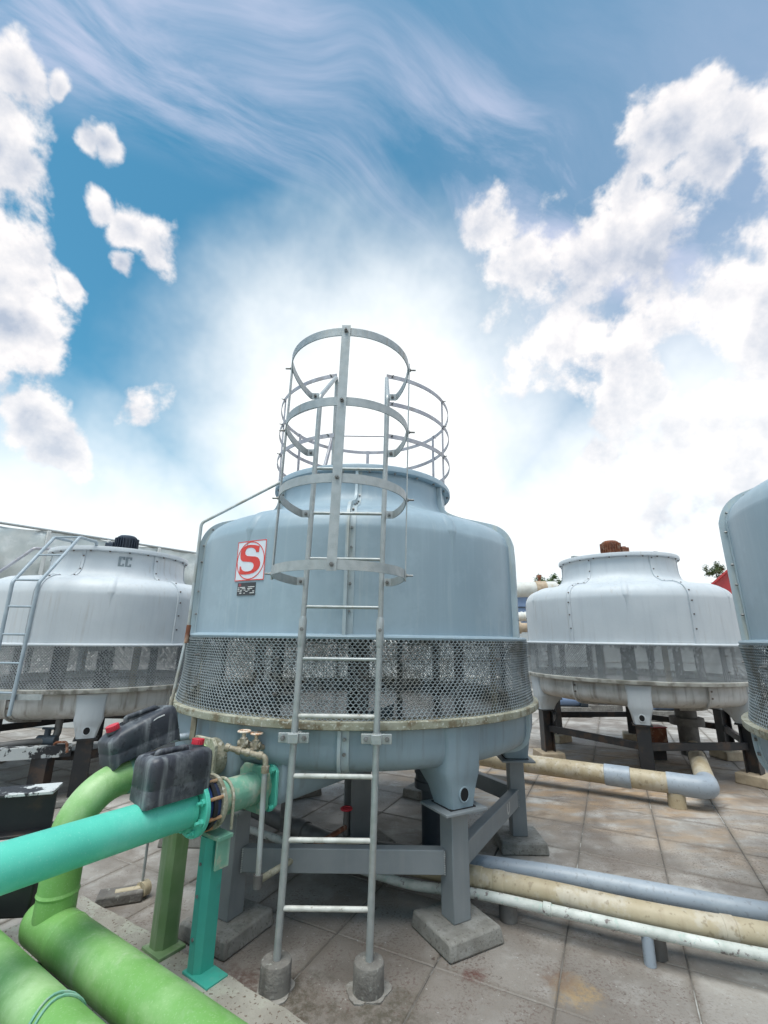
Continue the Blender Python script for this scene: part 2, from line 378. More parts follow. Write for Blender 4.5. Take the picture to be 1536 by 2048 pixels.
M['pvc_white'] = paint('peeling_white_pipe', (0.62, 0.64, 0.60), (0.46, 0.49, 0.45), 10, 0.6, blotch=(0.12, 0.08, 0.08), blotch_amt=0.8, blotch_scale=17, blotch_edge=(0.58, 0.64),
                       speck=(0.36, 0.50, 0.44), speck_amt=0.5, bump=0.2)
M['pvc_dark'] = paint('grimy_grey_pvc', (0.135, 0.13, 0.125), (0.09, 0.085, 0.08), 6, 0.6, blotch=(0.22, 0.21, 0.195), blotch_amt=0.5, blotch_scale=4)
M['navy'] = paint('dark_slate_cast_iron', (0.045, 0.062, 0.078), (0.03, 0.042, 0.055), 6, 0.5)
M['rust'] = paint('rust_brown', (0.24, 0.085, 0.04), (0.14, 0.05, 0.028), 9, 0.8, blotch=(0.45, 0.33, 0.25), blotch_amt=0.55, blotch_scale=14, bump=0.4)
M['motor_blue'] = paint('navy_motor_paint', (0.035, 0.05, 0.075), (0.025, 0.035, 0.055), 8, 0.5)
M['ladder_blue'] = paint('pale_blue_ladder_paint', (0.36, 0.42, 0.46), (0.29, 0.35, 0.39), 9, 0.5, metal=0.1)
M['sign_white'] = paint('white_sign_face', (0.72, 0.76, 0.80), (0.68, 0.72, 0.78), 10, 0.4)
M['sign_red'] = paint('red_sign_paint', (0.70, 0.060, 0.045), (0.66, 0.05, 0.04), 12, 0.45)
M['plate_black'] = paint('black_name_plate', (0.045, 0.048, 0.055), (0.03, 0.032, 0.038), 20, 0.4)
M['plate_pink'] = paint('faded_red_print', (0.30, 0.07, 0.08), None, 20, 0.5)
M['logo_grey'] = paint('grey_emblem_print', (0.22, 0.26, 0.28), None, 20, 0.5)
M['bolt'] = paint('dull_bolt', (0.26, 0.27, 0.27), (0.17, 0.16, 0.15), 30, 0.5, metal=0.5)
M['bolt_dark'] = paint('dark_bolt', (0.09, 0.08, 0.075), (0.13, 0.09, 0.07), 30, 0.6, metal=0.3)
M['tarp'] = paint('silver_foil_wrap', (0.58, 0.62, 0.60), (0.46, 0.51, 0.50), 2.5, 0.4, metal=0.25, blotch=(0.70, 0.73, 0.72), blotch_amt=0.5, blotch_scale=3, bump=0.5, bump_scale=5)
M['wall_white'] = paint('white_parapet', (0.62, 0.64, 0.63), (0.52, 0.54, 0.53), 2, 0.85, streak=(0.35, 0.34, 0.30), streak_amt=0.4)
M['wall_blue'] = paint('blue_cladding', (0.20, 0.28, 0.43), (0.17, 0.24, 0.38), 2, 0.6)
M['roof_red'] = paint('red_roof_sheet', (0.50, 0.055, 0.055), (0.44, 0.04, 0.045), 2, 0.5)
M['pipe_white'] = paint('old_white_pipe', (0.66, 0.66, 0.62), (0.56, 0.55, 0.50), 4, 0.5, streak=(0.50, 0.40, 0.22), streak_amt=0.4)
M['pipe_tan'] = paint('tan_pipe_end', (0.48, 0.38, 0.27), (0.36, 0.27, 0.18), 7, 0.7)
M['bark'] = paint('bark', (0.10, 0.075, 0.05), None, 12, 0.9)
M['leaf'] = paint('leaf', (0.055, 0.105, 0.030), (0.09, 0.13, 0.04), 3, 0.6)
M['peel'] = paint('peeling_black_paint', (0.022, 0.024, 0.03), (0.03, 0.03, 0.033), 6, 0.5, blotch=(0.60, 0.62, 0.61), blotch_amt=0.95, blotch_scale=5, blotch_edge=(0.47, 0.50), bump=0.3)
M['conduit'] = paint('weathered_conduit', (0.42, 0.46, 0.47), (0.32, 0.33, 0.30), 7, 0.5, metal=0.2, blotch=(0.28, 0.20, 0.11), blotch_amt=0.5, blotch_scale=3)
M['old_wood'] = paint('old_grey_wood', (0.32, 0.29, 0.22), (0.22, 0.19, 0.14), 14, 0.85)


# ---------------------------------------------------------------- mesh helpers
V3 = lambda p: Vector((p[0], p[1], p[2]))


def frame(n):
    n = V3(n).normalized()
    a = Vector((0, 0, 1)) if abs(n.z) < 0.95 else Vector((1, 0, 0))
    u = a.cross(n).normalized()
    return u, n.cross(u).normalized(), n


class MB:
    def __init__(self):
        self.v = []; self.f = []

    def add(self, vs, fs):
        o = len(self.v)
        self.v += [tuple(p) for p in vs]
        self.f += [tuple(i + o for i in f) for f in fs]
        return self

    def box(self, c, s, ax=None):
        c = V3(c)
        X, Y, Z = ax or (Vector((1, 0, 0)), Vector((0, 1, 0)), Vector((0, 0, 1)))
        X, Y, Z = V3(X), V3(Y), V3(Z)
        vs = [c + X * (s[0] / 2 * i) + Y * (s[1] / 2 * j) + Z * (s[2] / 2 * k) for i in (-1, 1) for j in (-1, 1) for k in (-1, 1)]
        return self.add(vs, [(0, 1, 3, 2), (4, 6, 7, 5), (0, 4, 5, 1), (2, 3, 7, 6), (0, 2, 6, 4), (1, 5, 7, 3)])

    def tube(self, path, r, seg=12, closed=False, caps=True):
        P = [V3(p) for p in path]
        n = len(P)
        rr = r if isinstance(r, (list, tuple)) else [r] * n
        T = []
        for i in range(n):
            a = P[(i - 1) % n] if (closed or i > 0) else P[i]
            b = P[(i + 1) % n] if (closed or i < n - 1) else P[i]
            T.append((b - a).normalized())
        u, w, _ = frame(T[0])
        vs = []
        for i in range(n):
            if i:
                q = T[i - 1].rotation_difference(T[i])
                u = q @ u; w = q @ w
            for k in range(seg):
                a = 2 * math.pi * k / seg
                vs.append(P[i] + (u * math.cos(a) + w * math.sin(a)) * rr[i])
        fs = []
        for i in range(n if closed else n - 1):
            j = (i + 1) % n
            for k in range(seg):
                l = (k + 1) % seg
                fs.append((i * seg + k, i * seg + l, j * seg + l, j * seg + k))
        if caps and not closed:
            fs.append(tuple(range(seg - 1, -1, -1)))
            fs.append(tuple((n - 1) * seg + k for k in range(seg)))
        return self.add(vs, fs)

    def cyl(self, p0, p1, r0, r1=None, seg=16):
        return self.tube([p0, p1], [r0, r0 if r1 is None else r1], seg)

    def rev(self, prof, c=(0, 0), a0=0.0, a1=360.0, n=64, closed_prof=False):
        """turn (r, z) pairs about a vertical axis; azimuth 0 faces -Y, + towards +X"""
        full = abs(a1 - a0) >= 359.99
        m = len(prof)
        na = n if full else n + 1
        vs = []
        for i in range(na):
            a = R(a0 + (a1 - a0) * i / n)
            for r, z in prof:
                vs.append((c[0] + r * math.sin(a), c[1] - r * math.cos(a), z))
        fs = []
        for i in range(n):
            j = (i + 1) % na
            for k in range(m if closed_prof else m - 1):
                l = (k + 1) % m
                fs.append((i * m + k, j * m + k, j * m + l, i * m + l))
        if closed_prof and not full:
            fs.append(tuple(range(m - 1, -1, -1)))
            fs.append(tuple((na - 1) * m + k for k in range(m)))
        return self.add(vs, fs)

    def planbar(self, pts, z0, z1, t):
        """flat bar bent in plan: height z0..z1, thickness t"""
        P = [Vector((p[0], p[1], 0)) for p in pts]
        n = len(P); vs = []
        for i in range(n):
            d = (P[min(i + 1, n - 1)] - P[max(i - 1, 0)]).normalized()
            s = Vector((-d.y, d.x, 0)) * (t / 2)
            for q, z in ((P[i] - s, z0), (P[i] + s, z0), (P[i] + s, z1), (P[i] - s, z1)):
                vs.append((q.x, q.y, z))
        fs = []
        for i in range(n - 1):
            for k in range(4):
                l = (k + 1) % 4
                fs.append((i * 4 + k, i * 4 + l, (i + 1) * 4 + l, (i + 1) * 4 + k))
        fs += [(3, 2, 1, 0), tuple((n - 1) * 4 + k for k in range(4))]
        return self.add(vs, fs)

    def prism(self, poly, o, u, v, d):
        """polygon in (u, v) at o pushed along vector d"""
        o, u, v, d = V3(o), V3(u), V3(v), V3(d)
        m = len(poly)
        a = [o + u * p[0] + v * p[1] for p in poly]
        vs = a + [p + d for p in a]
        fs = [tuple(range(m - 1, -1, -1)), tuple(range(m, 2 * m))]
        for i in range(m):
            j = (i + 1) % m
            fs.append((i, j, m + j, m + i))
        return self.add(vs, fs)

    def bolt(self, p, n, r=0.012, h=0.01, stud=0.0):
        p = V3(p); n = V3(n).normalized()
        self.tube([p, p + n * h], r, 6)
        if stud:
            self.tube([p + n * h, p + n * (h + stud)], r * 0.5, 6)
        return self

    def build(self, name, mat, parent=None, bevel=0.0, smooth=38, fix=False):
        me = bpy.data.meshes.new(name)
        me.from_pydata(self.v, [], self.f)
        bm = bmesh.new(); bm.from_mesh(me)
        bmesh.ops.recalc_face_normals(bm, faces=bm.faces)
        lim = R(smooth)
        for f in bm.faces:
            f.smooth = True
        for e in bm.edges:
            if len(e.link_faces) == 2:
                e.smooth = e.calc_face_angle(0) < lim
        bm.to_mesh(me); bm.free()
        return link(name, me, mat, parent, bevel)


def link(name, me, mat, parent=None, bevel=0.0):
    o = bpy.data.objects.new(name, me)
    if not me.materials:
        me.materials.append(M[mat] if isinstance(mat, str) else mat)
    COL.objects.link(o)
    attach(o, parent)
    if bevel:
        b = o.modifiers.new('bevel', 'BEVEL')
        b.width = bevel; b.segments = 2; b.limit_method = 'ANGLE'; b.angle_limit = R(40)
    return o


def world_of(o):
    m = Matrix.Identity(4)
    while o:
        m = Matrix.Translation(o.location) @ o.rotation_euler.to_matrix().to_4x4() @ m if o.parent is None else o.matrix_parent_inverse @ Matrix.Translation(o.location) @ m
        o = o.parent
    return m


def attach(o, parent):
    if parent is not None:
        o.parent = parent
        o.matrix_parent_inverse = world_of(parent).inverted()


def tag(o, label, cat, group=None):
    o['label'] = label; o['category'] = cat
    if group:
        o['group'] = group
    return o


def thing(name, loc, label, cat, group=None):
    o = bpy.data.objects.new(name, None)
    o.empty_display_size = 0.2
    o.location = loc
    COL.objects.link(o)
    return tag(o, label, cat, group)


def structure(o):
    o['kind'] = 'structure'
    return o


def fillet(pts, rad, n=8):
    P = [V3(p) for p in pts]
    out = [P[0]]
    for i in range(1, len(P) - 1):
        a, b, c = P[i - 1], P[i], P[i + 1]
        d0 = (a - b).normalized(); d1 = (c - b).normalized()
        ang = d0.angle(d1)
        if ang > math.pi - 0.02:
            out.append(b); continue
        k = min(rad / math.tan(ang / 2), (a - b).length * 0.49, (c - b).length * 0.49)
        rr = k * math.tan(ang / 2)
        ctr = b + (d0 + d1).normalized() * (rr / math.sin(ang / 2))
        s = b + d0 * k - ctr; e = b + d1 * k - ctr
        q = s.rotation_difference(e)
        for j in range(n + 1):
            out.append(ctr + Matrix.Rotation(q.angle * j / n, 3, q.axis) @ s)
    out.append(P[-1])
    return out


def pol(az, r, c=(0.0, 0.0)):
    a = R(az)
    return c[0] + r * math.sin(a), c[1] - r * math.cos(a)


def axes(az):
    """outward, rightwards-tangent, up for an azimuth"""
    a = R(az)
    return Vector((math.sin(a), -math.cos(a), 0)), Vector((math.cos(a), math.sin(a), 0)), Vector((0, 0, 1))


# ---------------------------------------------------------------- floor
GA = R(-26.2)
GU = Vector((math.cos(GA), math.sin(GA), 0)); GV = Vector((-math.sin(GA), math.cos(GA), 0))
G0 = Vector((0.296, 2.91, 0)); TS = 0.6
fm = MB()
fm.box((0, 40, -0.25), (260, 260, 0.486))
floor = structure(fm.build('floor', 'grout'))
# one mesh per slab shape, shared between the slabs
tiles_me = []
for k in range(4):
    bm = bmesh.new()
    bmesh.ops.create_cube(bm, size=1.0, matrix=Matrix.Diagonal((TS - 0.006 - 0.001 * k, TS - 0.007 + 0.0005 * k, 0.036, 1)))
    top = [e for e in bm.edges if all(v.co.z > 0 for v in e.verts)]
    bmesh.ops.bevel(bm, geom=top, offset=0.005, segments=1, affect='EDGES')
    me = bpy.data.meshes.new('floor_tile'); bm.to_mesh(me); bm.free()
    me.materials.append(M['tile'])
    tiles_me.append(me)
cells = []
for i in range(-40, 41):
    for j in range(-30, 60):
        p = G0 + GU * (TS * (i + 0.5)) + GV * (TS * (j + 0.5))
        dz = -1.66
        dep = p.y * math.cos(R(15.6)) + dz * math.sin(R(15.6))
        if dep < 0.3 or p.y < 1.2 or p.y > 26:
            continue
        px = 768 + 898 * p.x / dep
        py = 1024 + 898 * (p.y * math.sin(R(15.6)) - dz * math.cos(R(15.6))) / dep
        vis = -260 < px < 1800 and py < 2300
        cells.append((p.length if vis else 1000 + p.length, i, j, p))
cells.sort(key=lambda c: c[0])
rest = MB()
tr = random.Random(3)
for k, (_, i, j, p) in enumerate(cells):
    if k < 290:
        o = bpy.data.objects.new('floor_tile', tiles_me[(i * 7 + j * 3) % 4])
        COL.objects.link(o)
        o.location = (p.x, p.y, -0.018 + tr.uniform(-0.0025, 0.0015))
        o.rotation_euler = (tr.uniform(-.004, .004), tr.uniform(-.004, .004), GA + (math.pi / 2) * tr.randrange(4))
        o.parent = floor
    elif p.y < 26:
        rest.box((p.x, p.y, -0.018), (TS - 0.014, TS - 0.014, 0.036), (GU, GV, Vector((0, 0, 1))))
far = rest.build('floor_tile_field', 'tile', floor)
far['kind'] = 'stuff'

# ---------------------------------------------------------------- cooling towers
def seam_bar(mb, prof, az, out, tk, off=0.0, inn=0.012):
    """bar standing on a profile along one azimuth"""
    o, t, _ = axes(az)
    n = len(prof); vs = []
    for i, (r, z) in enumerate(prof):
        a = prof[max(i - 1, 0)]; b = prof[min(i + 1, n - 1)]
        d = Vector((b[0] - a[0], 0, b[1] - a[1])).normalized()
        nr, nz = d.z, -d.x           # outward normal of a profile that runs upwards
        for w, s in ((-inn, -1), (-inn, 1), (out, 1), (out, -1)):
            p = o * (r + nr * w) + t * (off + s * tk / 2)
            vs.append((p.x, p.y, z + nz * w))
    fs = []
    for i in range(n - 1):
        for k in range(4):
            l = (k + 1) % 4
            fs.append((i * 4 + k, i * 4 + l, (i + 1) * 4 + l, (i + 1) * 4 + k))
    fs += [(3, 2, 1, 0), tuple((n - 1) * 4 + k for k in range(4))]
    mb.add(vs, fs)


def smooth_prof(p, n=4):
    """Catmull-Rom through the profile points"""
    out = []
    m = len(p)
    for i in range(m - 1):
        p0, p1, p2, p3 = p[max(i - 1, 0)], p[i], p[i + 1], p[min(i + 2, m - 1)]
        for k in range(n):
            t = k / n
            q = []
            for c in (0, 1):
                q.append(0.5 * (2 * p1[c] + (p2[c] - p0[c]) * t + (2 * p0[c] - 5 * p1[c] + 4 * p2[c] - p3[c]) * t * t
                                + (3 * p1[c] - p0[c] - 3 * p2[c] + p3[c]) * t ** 3))
            out.append(tuple(q))
    out.append(p[-1])
    return out


def hexnet(ztop, zbot, rfun, sw=0.0028, depth=0.004, ncol=294, nrow=28):
    """expanded honeycomb net wrapped round the tower; real strands"""
    a_step = 2 * math.pi / ncol
    rs = (ztop - zbot) / nrow
    vv = rs * 0.42
    segs = []
    c = np.arange(ncol)
    for k in range(nrow + 1):
        z = zbot + k * rs
        off = 0.5 * (k % 2)
        # vertical strand at each cell corner, then two diagonals up to the next row
        segs.append(((c + off), np.full(ncol, z), (c + off), np.full(ncol, min(z + vv, ztop))))
        if k < nrow:
            z1 = z + rs
            for sgn in (-0.5, 0.5):
                segs.append(((c + off), np.full(ncol, z + vv), (c + off + sgn), np.full(ncol, z1)))
    A0 = np.concatenate([s[0] for s in segs]) * a_step; Z0 = np.concatenate([s[1] for s in segs])
    A1 = np.concatenate([s[2] for s in segs]) * a_step; Z1 = np.concatenate([s[3] for s in segs])
    def P(a, z):
        r = rfun(a, z)
        return np.stack([r * np.sin(a), -r * np.cos(a), z], 1)
    p0, p1 = P(A0, Z0), P(A1, Z1)
    am = (A0 + A1) / 2
    o = np.stack([np.sin(am), -np.cos(am), np.zeros_like(am)], 1)
    d = p1 - p0; d /= np.linalg.norm(d, axis=1)[:, None] + 1e-9
    s = np.cross(o, d) * sw
    o2 = o * depth
    V = np.stack([p0 - s, p0 + s, p0 + s - o2, p0 - s - o2, p1 - s, p1 + s, p1 + s - o2, p1 - s - o2], 1).reshape(-1, 3)
    n = len(p0)
    q = np.array([[0, 1, 5, 4], [1, 2, 6, 5], [2, 3, 7, 6], [3, 0, 4, 7]])
    Fc = (np.arange(n)[:, None, None] * 8 + q[None]).reshape(-1, 4)
    me = bpy.data.meshes.new('inlet_mesh')
    me.vertices.add(len(V)); me.vertices.foreach_set('co', V.astype(np.float32).ravel())
    me.loops.add(Fc.size); me.loops.foreach_set('vertex_index', Fc.astype(np.int32).ravel())
    me.polygons.add(len(Fc)); me.polygons.foreach_set('loop_start', np.arange(0, Fc.size, 4, dtype=np.int32))
    me.update(calc_edges=True)
    return me


def tower(root, az0, zs, mats, style, sump=None, seed=1):
    """az0: azimuth of the feet (panel middles); zs: (mesh top, side top, neck base, fan flange top, rim top, foot bottom)"""
    zm, zs_, zn, zf, zr, zb = zs
    body, low, rimm, meshm, boltm = mats
    C = Vector(root.location)
    parts = []

    def done(mb, name, mat, bevel=0.0, parent=None, smooth=38):
        mb.v = [(p[0] + C.x, p[1] + C.y, p[2] + C.z) for p in mb.v]
        return mb.build(name, mat, parent or root, bevel, smooth)
    h = zs_ - zm
    prof = [(1.448, zm + 0.012), (1.450, zm + 0.35 * h), (1.453, zs_ - 0.02), (1.445, zs_ + 0.07), (1.41, zs_ + 0.145), (1.345, zs_ + 0.200),
            (1.22, zs_ + 0.247), (1.05, zn - 0.075), (.95, zn - 0.03), (.88, zn + 0.015), (.842, zn + 0.075), (.825, zn + 0.16), (.82, zf - 0.05)]
    prof = smooth_prof(prof, 4)
    for k in range(6):
        a0 = az0 + 30 + 60 * k
        mb = MB()
        mb.rev(prof, (0, 0), a0 + 0.05, a0 + 59.95, 16)
        # shallow moulded rib down the middle of the panel
        p = done(mb, 'casing_panel', body)
        rb = MB()
        mid = a0 + 30
        pr = [q for q in prof if q[1] > zs_ - 0.35 * h and q[0] > 0.86]
        n = len(pr)
        for i, (r, z) in enumerate(pr):
            e = min(i, n - 1 - i) / 5.0
            w = 0.034 if e >= 1 else 0.034 * max(e, 0.2)
            hgt = 0.010 * min(1, e)
            o, t, _ = axes(mid)
            a_ = pr[max(i - 1, 0)]; b_ = pr[min(i + 1, n - 1)]
            d = Vector((b_[0] - a_[0], 0, b_[1] - a_[1])).normalized()
            for (u, hh) in ((-w * 1.5, -0.004), (-w * .6, hgt), (w * .6, hgt), (w * 1.5, -0.004)):
                q = o * (r + d.z * hh) + t * u
                rr = math.hypot(q.x, q.y)
                cor = (r + d.z * hh) / rr
                rb.v.append((q.x * cor, q.y * cor, z - d.x * hh))
        for i in range(n - 1):
            for j in range(3):
                rb.f.append((i * 4 + j, i * 4 + j + 1, i * 4 + j + 5, i * 4 + j + 4))
        done(rb, 'rib', body, 0, p, 60)
        # joint flange with its bolts
        sb = MB()
        if style == 'stand':
            seam_bar(sb, prof, a0, 0.042, 0.022)
            seam_bar(sb, prof, a0 + 1.1, 0.006, 0.05)
        else:
            seam_bar(sb, prof, a0 + 0.7, 0.012, 0.050)
            seam_bar(sb, prof, a0 - 0.45, 0.018, 0.010)
        s = done(sb, 'joint_flange', 'seam' if style == 'stand' else body, 0, p)
        bb = MB()
        acc = 0.0; last = prof[0]; o, t, _ = axes(a0)
        for i in range(1, len(prof) - 1):
            acc += math.dist(prof[i], last); last = prof[i]
            if acc > 0.13:
                acc = 0
                a_, b_ = prof[i - 1], prof[i + 1]
                d = Vector((b_[0] - a_[0], 0, b_[1] - a_[1])).normalized()
                nn = o * d.z + Vector((0, 0, -d.x))
                base = o * prof[i][0] + Vector((0, 0, prof[i][1]))
                bb.bolt(base + t * (0.028 if style == 'stand' else 0.02) + nn * 0.006, nn, 0.008 if style == 'stand' else 0.010, 0.014)
        q = done(bb, 'bolt_row', boltm, 0, p); q['kind'] = 'stuff'
    # fan ring flange
    mb = MB()
    mb.rev([(.80, zf - .30), (.80, zf), (.872, zf), (.878, zf - 0.012), (.878, zf - 0.048), (.868, zf - 0.055), (.822, zf - 0.055)], n=96)
    fr = done(mb, 'fan_ring', body)
    bb = MB()
    for k in range(24):
        x, y = pol(az0 + 15 * k + 7, .851)
        bb.bolt((x, y, zf - 0.055), (0, 0, -1), .011, .014)
    q = done(bb, 'bolt_row', boltm, 0, fr); q['kind'] = 'stuff'
    # casing lip over the inlet
    mb = MB()
    mb.rev([(1.40, zm + 0.030), (1.452, zm + 0.022), (1.498, zm + 0.014), (1.503, zm + 0.004), (1.498, zm - 0.008), (1.40, zm - 0.008)], n=120)
    done(mb, 'casing_lip', body)
    # inlet net
    rnd = random.Random(seed)
    ph = [rnd.uniform(0, 6.28) for _ in range(4)]
    def rfun(a, z):
        t = (zm - z) / (zm - zr)
        base = 1.506 - 0.030 * np.sin(np.pi * np.clip(t, 0, 1)) + 0.018 * t
        base = base + np.where(t < 0.02, -0.012, 0.0)
        return base + 0.010 * np.sin(np.pi * np.clip(t, 0, 1)) * (np.sin(a * 10 + ph[0]) + 0.6 * np.sin(a * 17 + ph[1]))
    key = (zm, zr, seed)
    me = hexnet(zm + 0.012, zr - 0.01, rfun, 0.0028 if style == 'stand' else 0.0027)
    net = link('inlet_mesh', me, meshm)
    net.location = C
    net.parent = root
    net.matrix_parent_inverse = Matrix.Translation(C).inverted()
    bb = MB()
    for k in range(12):
        for t in (0.28, 0.72):
            x, y = pol(az0 + 30 * k + 14, 1.49)
            o, _, _ = axes(az0 + 30 * k + 14)
            bb.bolt((x, y, zm + (zr - zm) * t), o, 0.013, 0.012, 0.02)
    q = done(bb, 'bolt_row', 'bolt', 0, None); q['kind'] = 'stuff'
    # posts that carry the casing, just inside the net
    for k in range(12):
        x, y = pol(az0 + 30 * k + 14, 1.455)
        o, t, u = axes(az0 + 30 * k + 14)
        mb = MB()
        mb.box((x, y, (zm + zr) / 2), (0.03, 0.026 if style == 'stand' else 0.06, zm - zr), (o, t, u))
        done(mb, 'inlet_post', 'old_wood' if k % 3 == 0 else 'dark')
    # fill pack, sprinkler column and water inside
    mb = MB()
    mb.rev([(0.0, zm + 0.03), (1.38, zm + 0.03), (1.38, zm + 0.3)], n=48)
    done(mb, 'fill_pack', 'fill')
    mb = MB()
    nf = 300
    low_edge = [rnd.uniform(0.10, 0.16) for _ in range(nf)]
    for i in range(nf):
        a = 2 * math.pi * i / nf
        drop = 0.05 + 0.02 * math.sin(a * 7 + ph[0]) * math.sin(a * 3 + ph[1]) + rnd.uniform(-.03, .03)
        r_ = 1.30 - (0.035 if i % 2 else 0.0) + rnd.uniform(-.012, .012)
        for t_ in (0, .5, 1):
            mb.v.append((r_ * math.sin(a), -r_ * math.cos(a), zm + 0.02 - drop * t_))
    for i in range(nf):
        j = (i + 1) % nf
        if rnd.random() < 0.05:
            continue
        mb.f += [(i * 3, j * 3, j * 3 + 1, i * 3 + 1), (i * 3 + 1, j * 3 + 1, j * 3 + 2, i * 3 + 2)]
    done(mb, 'fill_sheets', 'fill', 0, None, 10)
    mb = MB()
    mb.cyl((0, 0, zr - 0.4), (0, 0, zm + 0.05), 0.10, seg=24)
    done(mb, 'sprinkler_column', 'dark')
    mb = MB()
    for k in range(6):
        x, y = pol(az0 + 60 * k + 36, 0.95)
        mb2 = MB(); mb2.box((x, y, (zm + zr) / 2 - 0.08), (0.07, 0.07, zm - zr + 0.2))
        done(mb2, 'fill_support', 'pvc_dark')
    mb = MB()
    mb.rev([(0.0, zr - 0.10), (1.44, zr - 0.10)], n=48)
    done(mb, 'basin_water', 'water')
    mb = MB()
    for _ in range(4200 if style == 'stand' else 2500):
        rr = 1.36 * math.sqrt(rnd.random()); a = rnd.uniform(0, 360)
        x, y = pol(a, rr)
        z = zr + (zm - zr) * (rnd.random() ** 0.8)
        l = rnd.uniform(0.015, 0.05); w = rnd.uniform(0.003, 0.006)
        mb.add([(x - w, y, z), (x + w, y, z), (x, y + w, z), (x, y, z + l), (x, y, z - w)],
               [(0, 1, 3), (1, 2, 3), (2, 0, 3), (1, 0, 4), (2, 1, 4), (0, 2, 4)])
    w_ = done(mb, 'falling_water', 'drop')
    w_['kind'] = 'stuff'
    # basin rim and bowl
    mb = MB()
    mb.rev([(1.44, zr), (1.556, zr), (1.562, zr - 0.004), (1.563, zr - 0.025), (1.562, zr - 0.043), (1.556, zr - 0.047), (1.44, zr - 0.047)], n=120, closed_prof=True)
    done(mb, 'basin_rim', rimm)
    bowl = smooth_prof([(1.505, zr - 0.048), (1.502, zr - 0.16), (1.485, zr - 0.235), (1.43, zr - 0.285), (1.32, zr - 0.315), (1.1, zr - 0.345), (0.7, zr - 0.40), (0.3, zr - 0.43), (0.001, zr - 0.435)][::-1], 3)
    mb = MB(); mb.rev(bowl, n=120)
    bo = done(mb, 'basin', low)
    pr = [q for q in bowl if q[0] > 0.9]
    for k in range(6):
        sb = MB(); bb = MB()
        seam_bar(sb, pr, az0 + 30 + 60 * k, 0.028, 0.020)
        seam_bar(sb, pr, az0 + 31.2 + 60 * k, 0.008, 0.05)
        for r, z in ((1.503, zr - .1), (1.5, zr - .18), (1.42, zr - .285), (1.25, zr - .325)):
            o, t, _ = axes(az0 + 30 + 60 * k)
            bb.bolt(o * (r + .004) + t * 0.03 + Vector((0, 0, z)), o, .011, .02)
        done(sb, 'joint_flange', 'seam' if style == 'stand' else low, 0, bo)
        q = done(bb, 'bolt_row', boltm, 0, bo); q['kind'] = 'stuff'
    # moulded feet
    for k in range(6):
        az = az0 + 60 * k
        o, t, u = axes(az)
        secs = [(zr - 0.055, 0.150, 1.40, 1.520), (zr - 0.16, 0.137, 1.36, 1.518), (zr - 0.25, 0.131, 1.24, 1.513), (zr - 0.305, 0.136, 1.16, 1.508),
                (zr - 0.335, 0.130, 1.17, 1.505), (zr - 0.37, 0.118, 1.2, 1.500), (zr - 0.42, 0.105, 1.25, 1.493), (zb + 0.0, 0.090, 1.29, 1.483)]
        mb = MB(); m = 8
        for (z, hw, r0, r1) in secs:
            for (a, b) in ((r1, -hw * .82), (r1, hw * .82), (r1 - .025, hw), (r0 + .02, hw * 1.03), (r0, hw * .9), (r0, -hw * .9), (r0 + .02, -hw * 1.03), (r1 - .025, -hw)):
                mb.v.append(tuple(o * a + t * b + u * z))
        for i in range(len(secs) - 1):
            for j in range(m):
                l = (j + 1) % m
                mb.f.append((i * m + j, i * m + l, (i + 1) * m + l, (i + 1) * m + j))
        mb.f.append(tuple(range(m))); mb.f.append(tuple((len(secs) - 1) * m + j for j in range(m)))
        ft = done(mb, 'foot', low if style != 'lap' else body, 0, None, 50)
        hb = MB()
        c = o * 1.4945 + u * (zb + 0.075)
        pts = [c + (t * math.cos(q) * .034 + u * math.sin(q) * .040) for q in [2 * math.pi * i / 20 for i in range(20)]]
        hb.tube(pts, 0.006, 6, closed=True)
        done(hb, 'hole_lip', low if style != 'lap' else body, 0, ft)
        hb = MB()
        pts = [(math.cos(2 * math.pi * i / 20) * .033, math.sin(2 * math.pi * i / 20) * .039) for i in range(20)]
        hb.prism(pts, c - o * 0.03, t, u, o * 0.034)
        done(hb, 'foot_hole_shade_disc', 'hole', 0, ft)  # solid disc, its black painting the shade of an open hole


TC = Vector((-0.215, 4.385, 0))           # main tower
TL = Vector((-3.78, 6.47, 0))
TR2 = Vector((3.80, 7.27, 0))
TE = Vector((3.63, 2.28, 0))

t_main = thing('cooling_tower', TC, 'large blue grey fibreglass cooling tower behind the caged ladder, red S panel on its casing', 'cooling tower')
tower(t_main, 29, (1.655, 2.34, 2.72, 3.06, 1.185, 0.675), ('grp', 'grp_dark', 'rim', 'mesh', 'bolt'), 'stand', seed=1)
t_edge = thing('cooling_tower', TE, 'blue grey cooling tower cut off by the right edge of the picture', 'cooling tower')
tower(t_edge, 29, (1.655, 2.41, 2.79, 3.13, 1.185, 0.675), ('grp', 'grp_dark', 'rim', 'mesh', 'bolt'), 'stand', seed=2)
t_left = thing('cooling_tower', TL, 'white cooling tower on the left with pale blue ladder and dark blue fan motor', 'cooling tower')
tower(t_left, 28, (1.53, 2.06, 2.36, 2.73, 1.09, 0.60), ('white', 'white_dirty', 'rim_white', 'mesh_light', 'bolt_dark'), 'lap', seed=3)
t_right = thing('cooling_tower', TR2, 'white cooling tower at right rear with rusty brown fan motor on top', 'cooling tower')
tower(t_right, -25, (1.615, 2.19, 2.53, 2.91, 1.185, 0.68), ('white', 'white_dirty', 'rim_white', 'mesh_light', 'bolt_dark'), 'lap', seed=4)

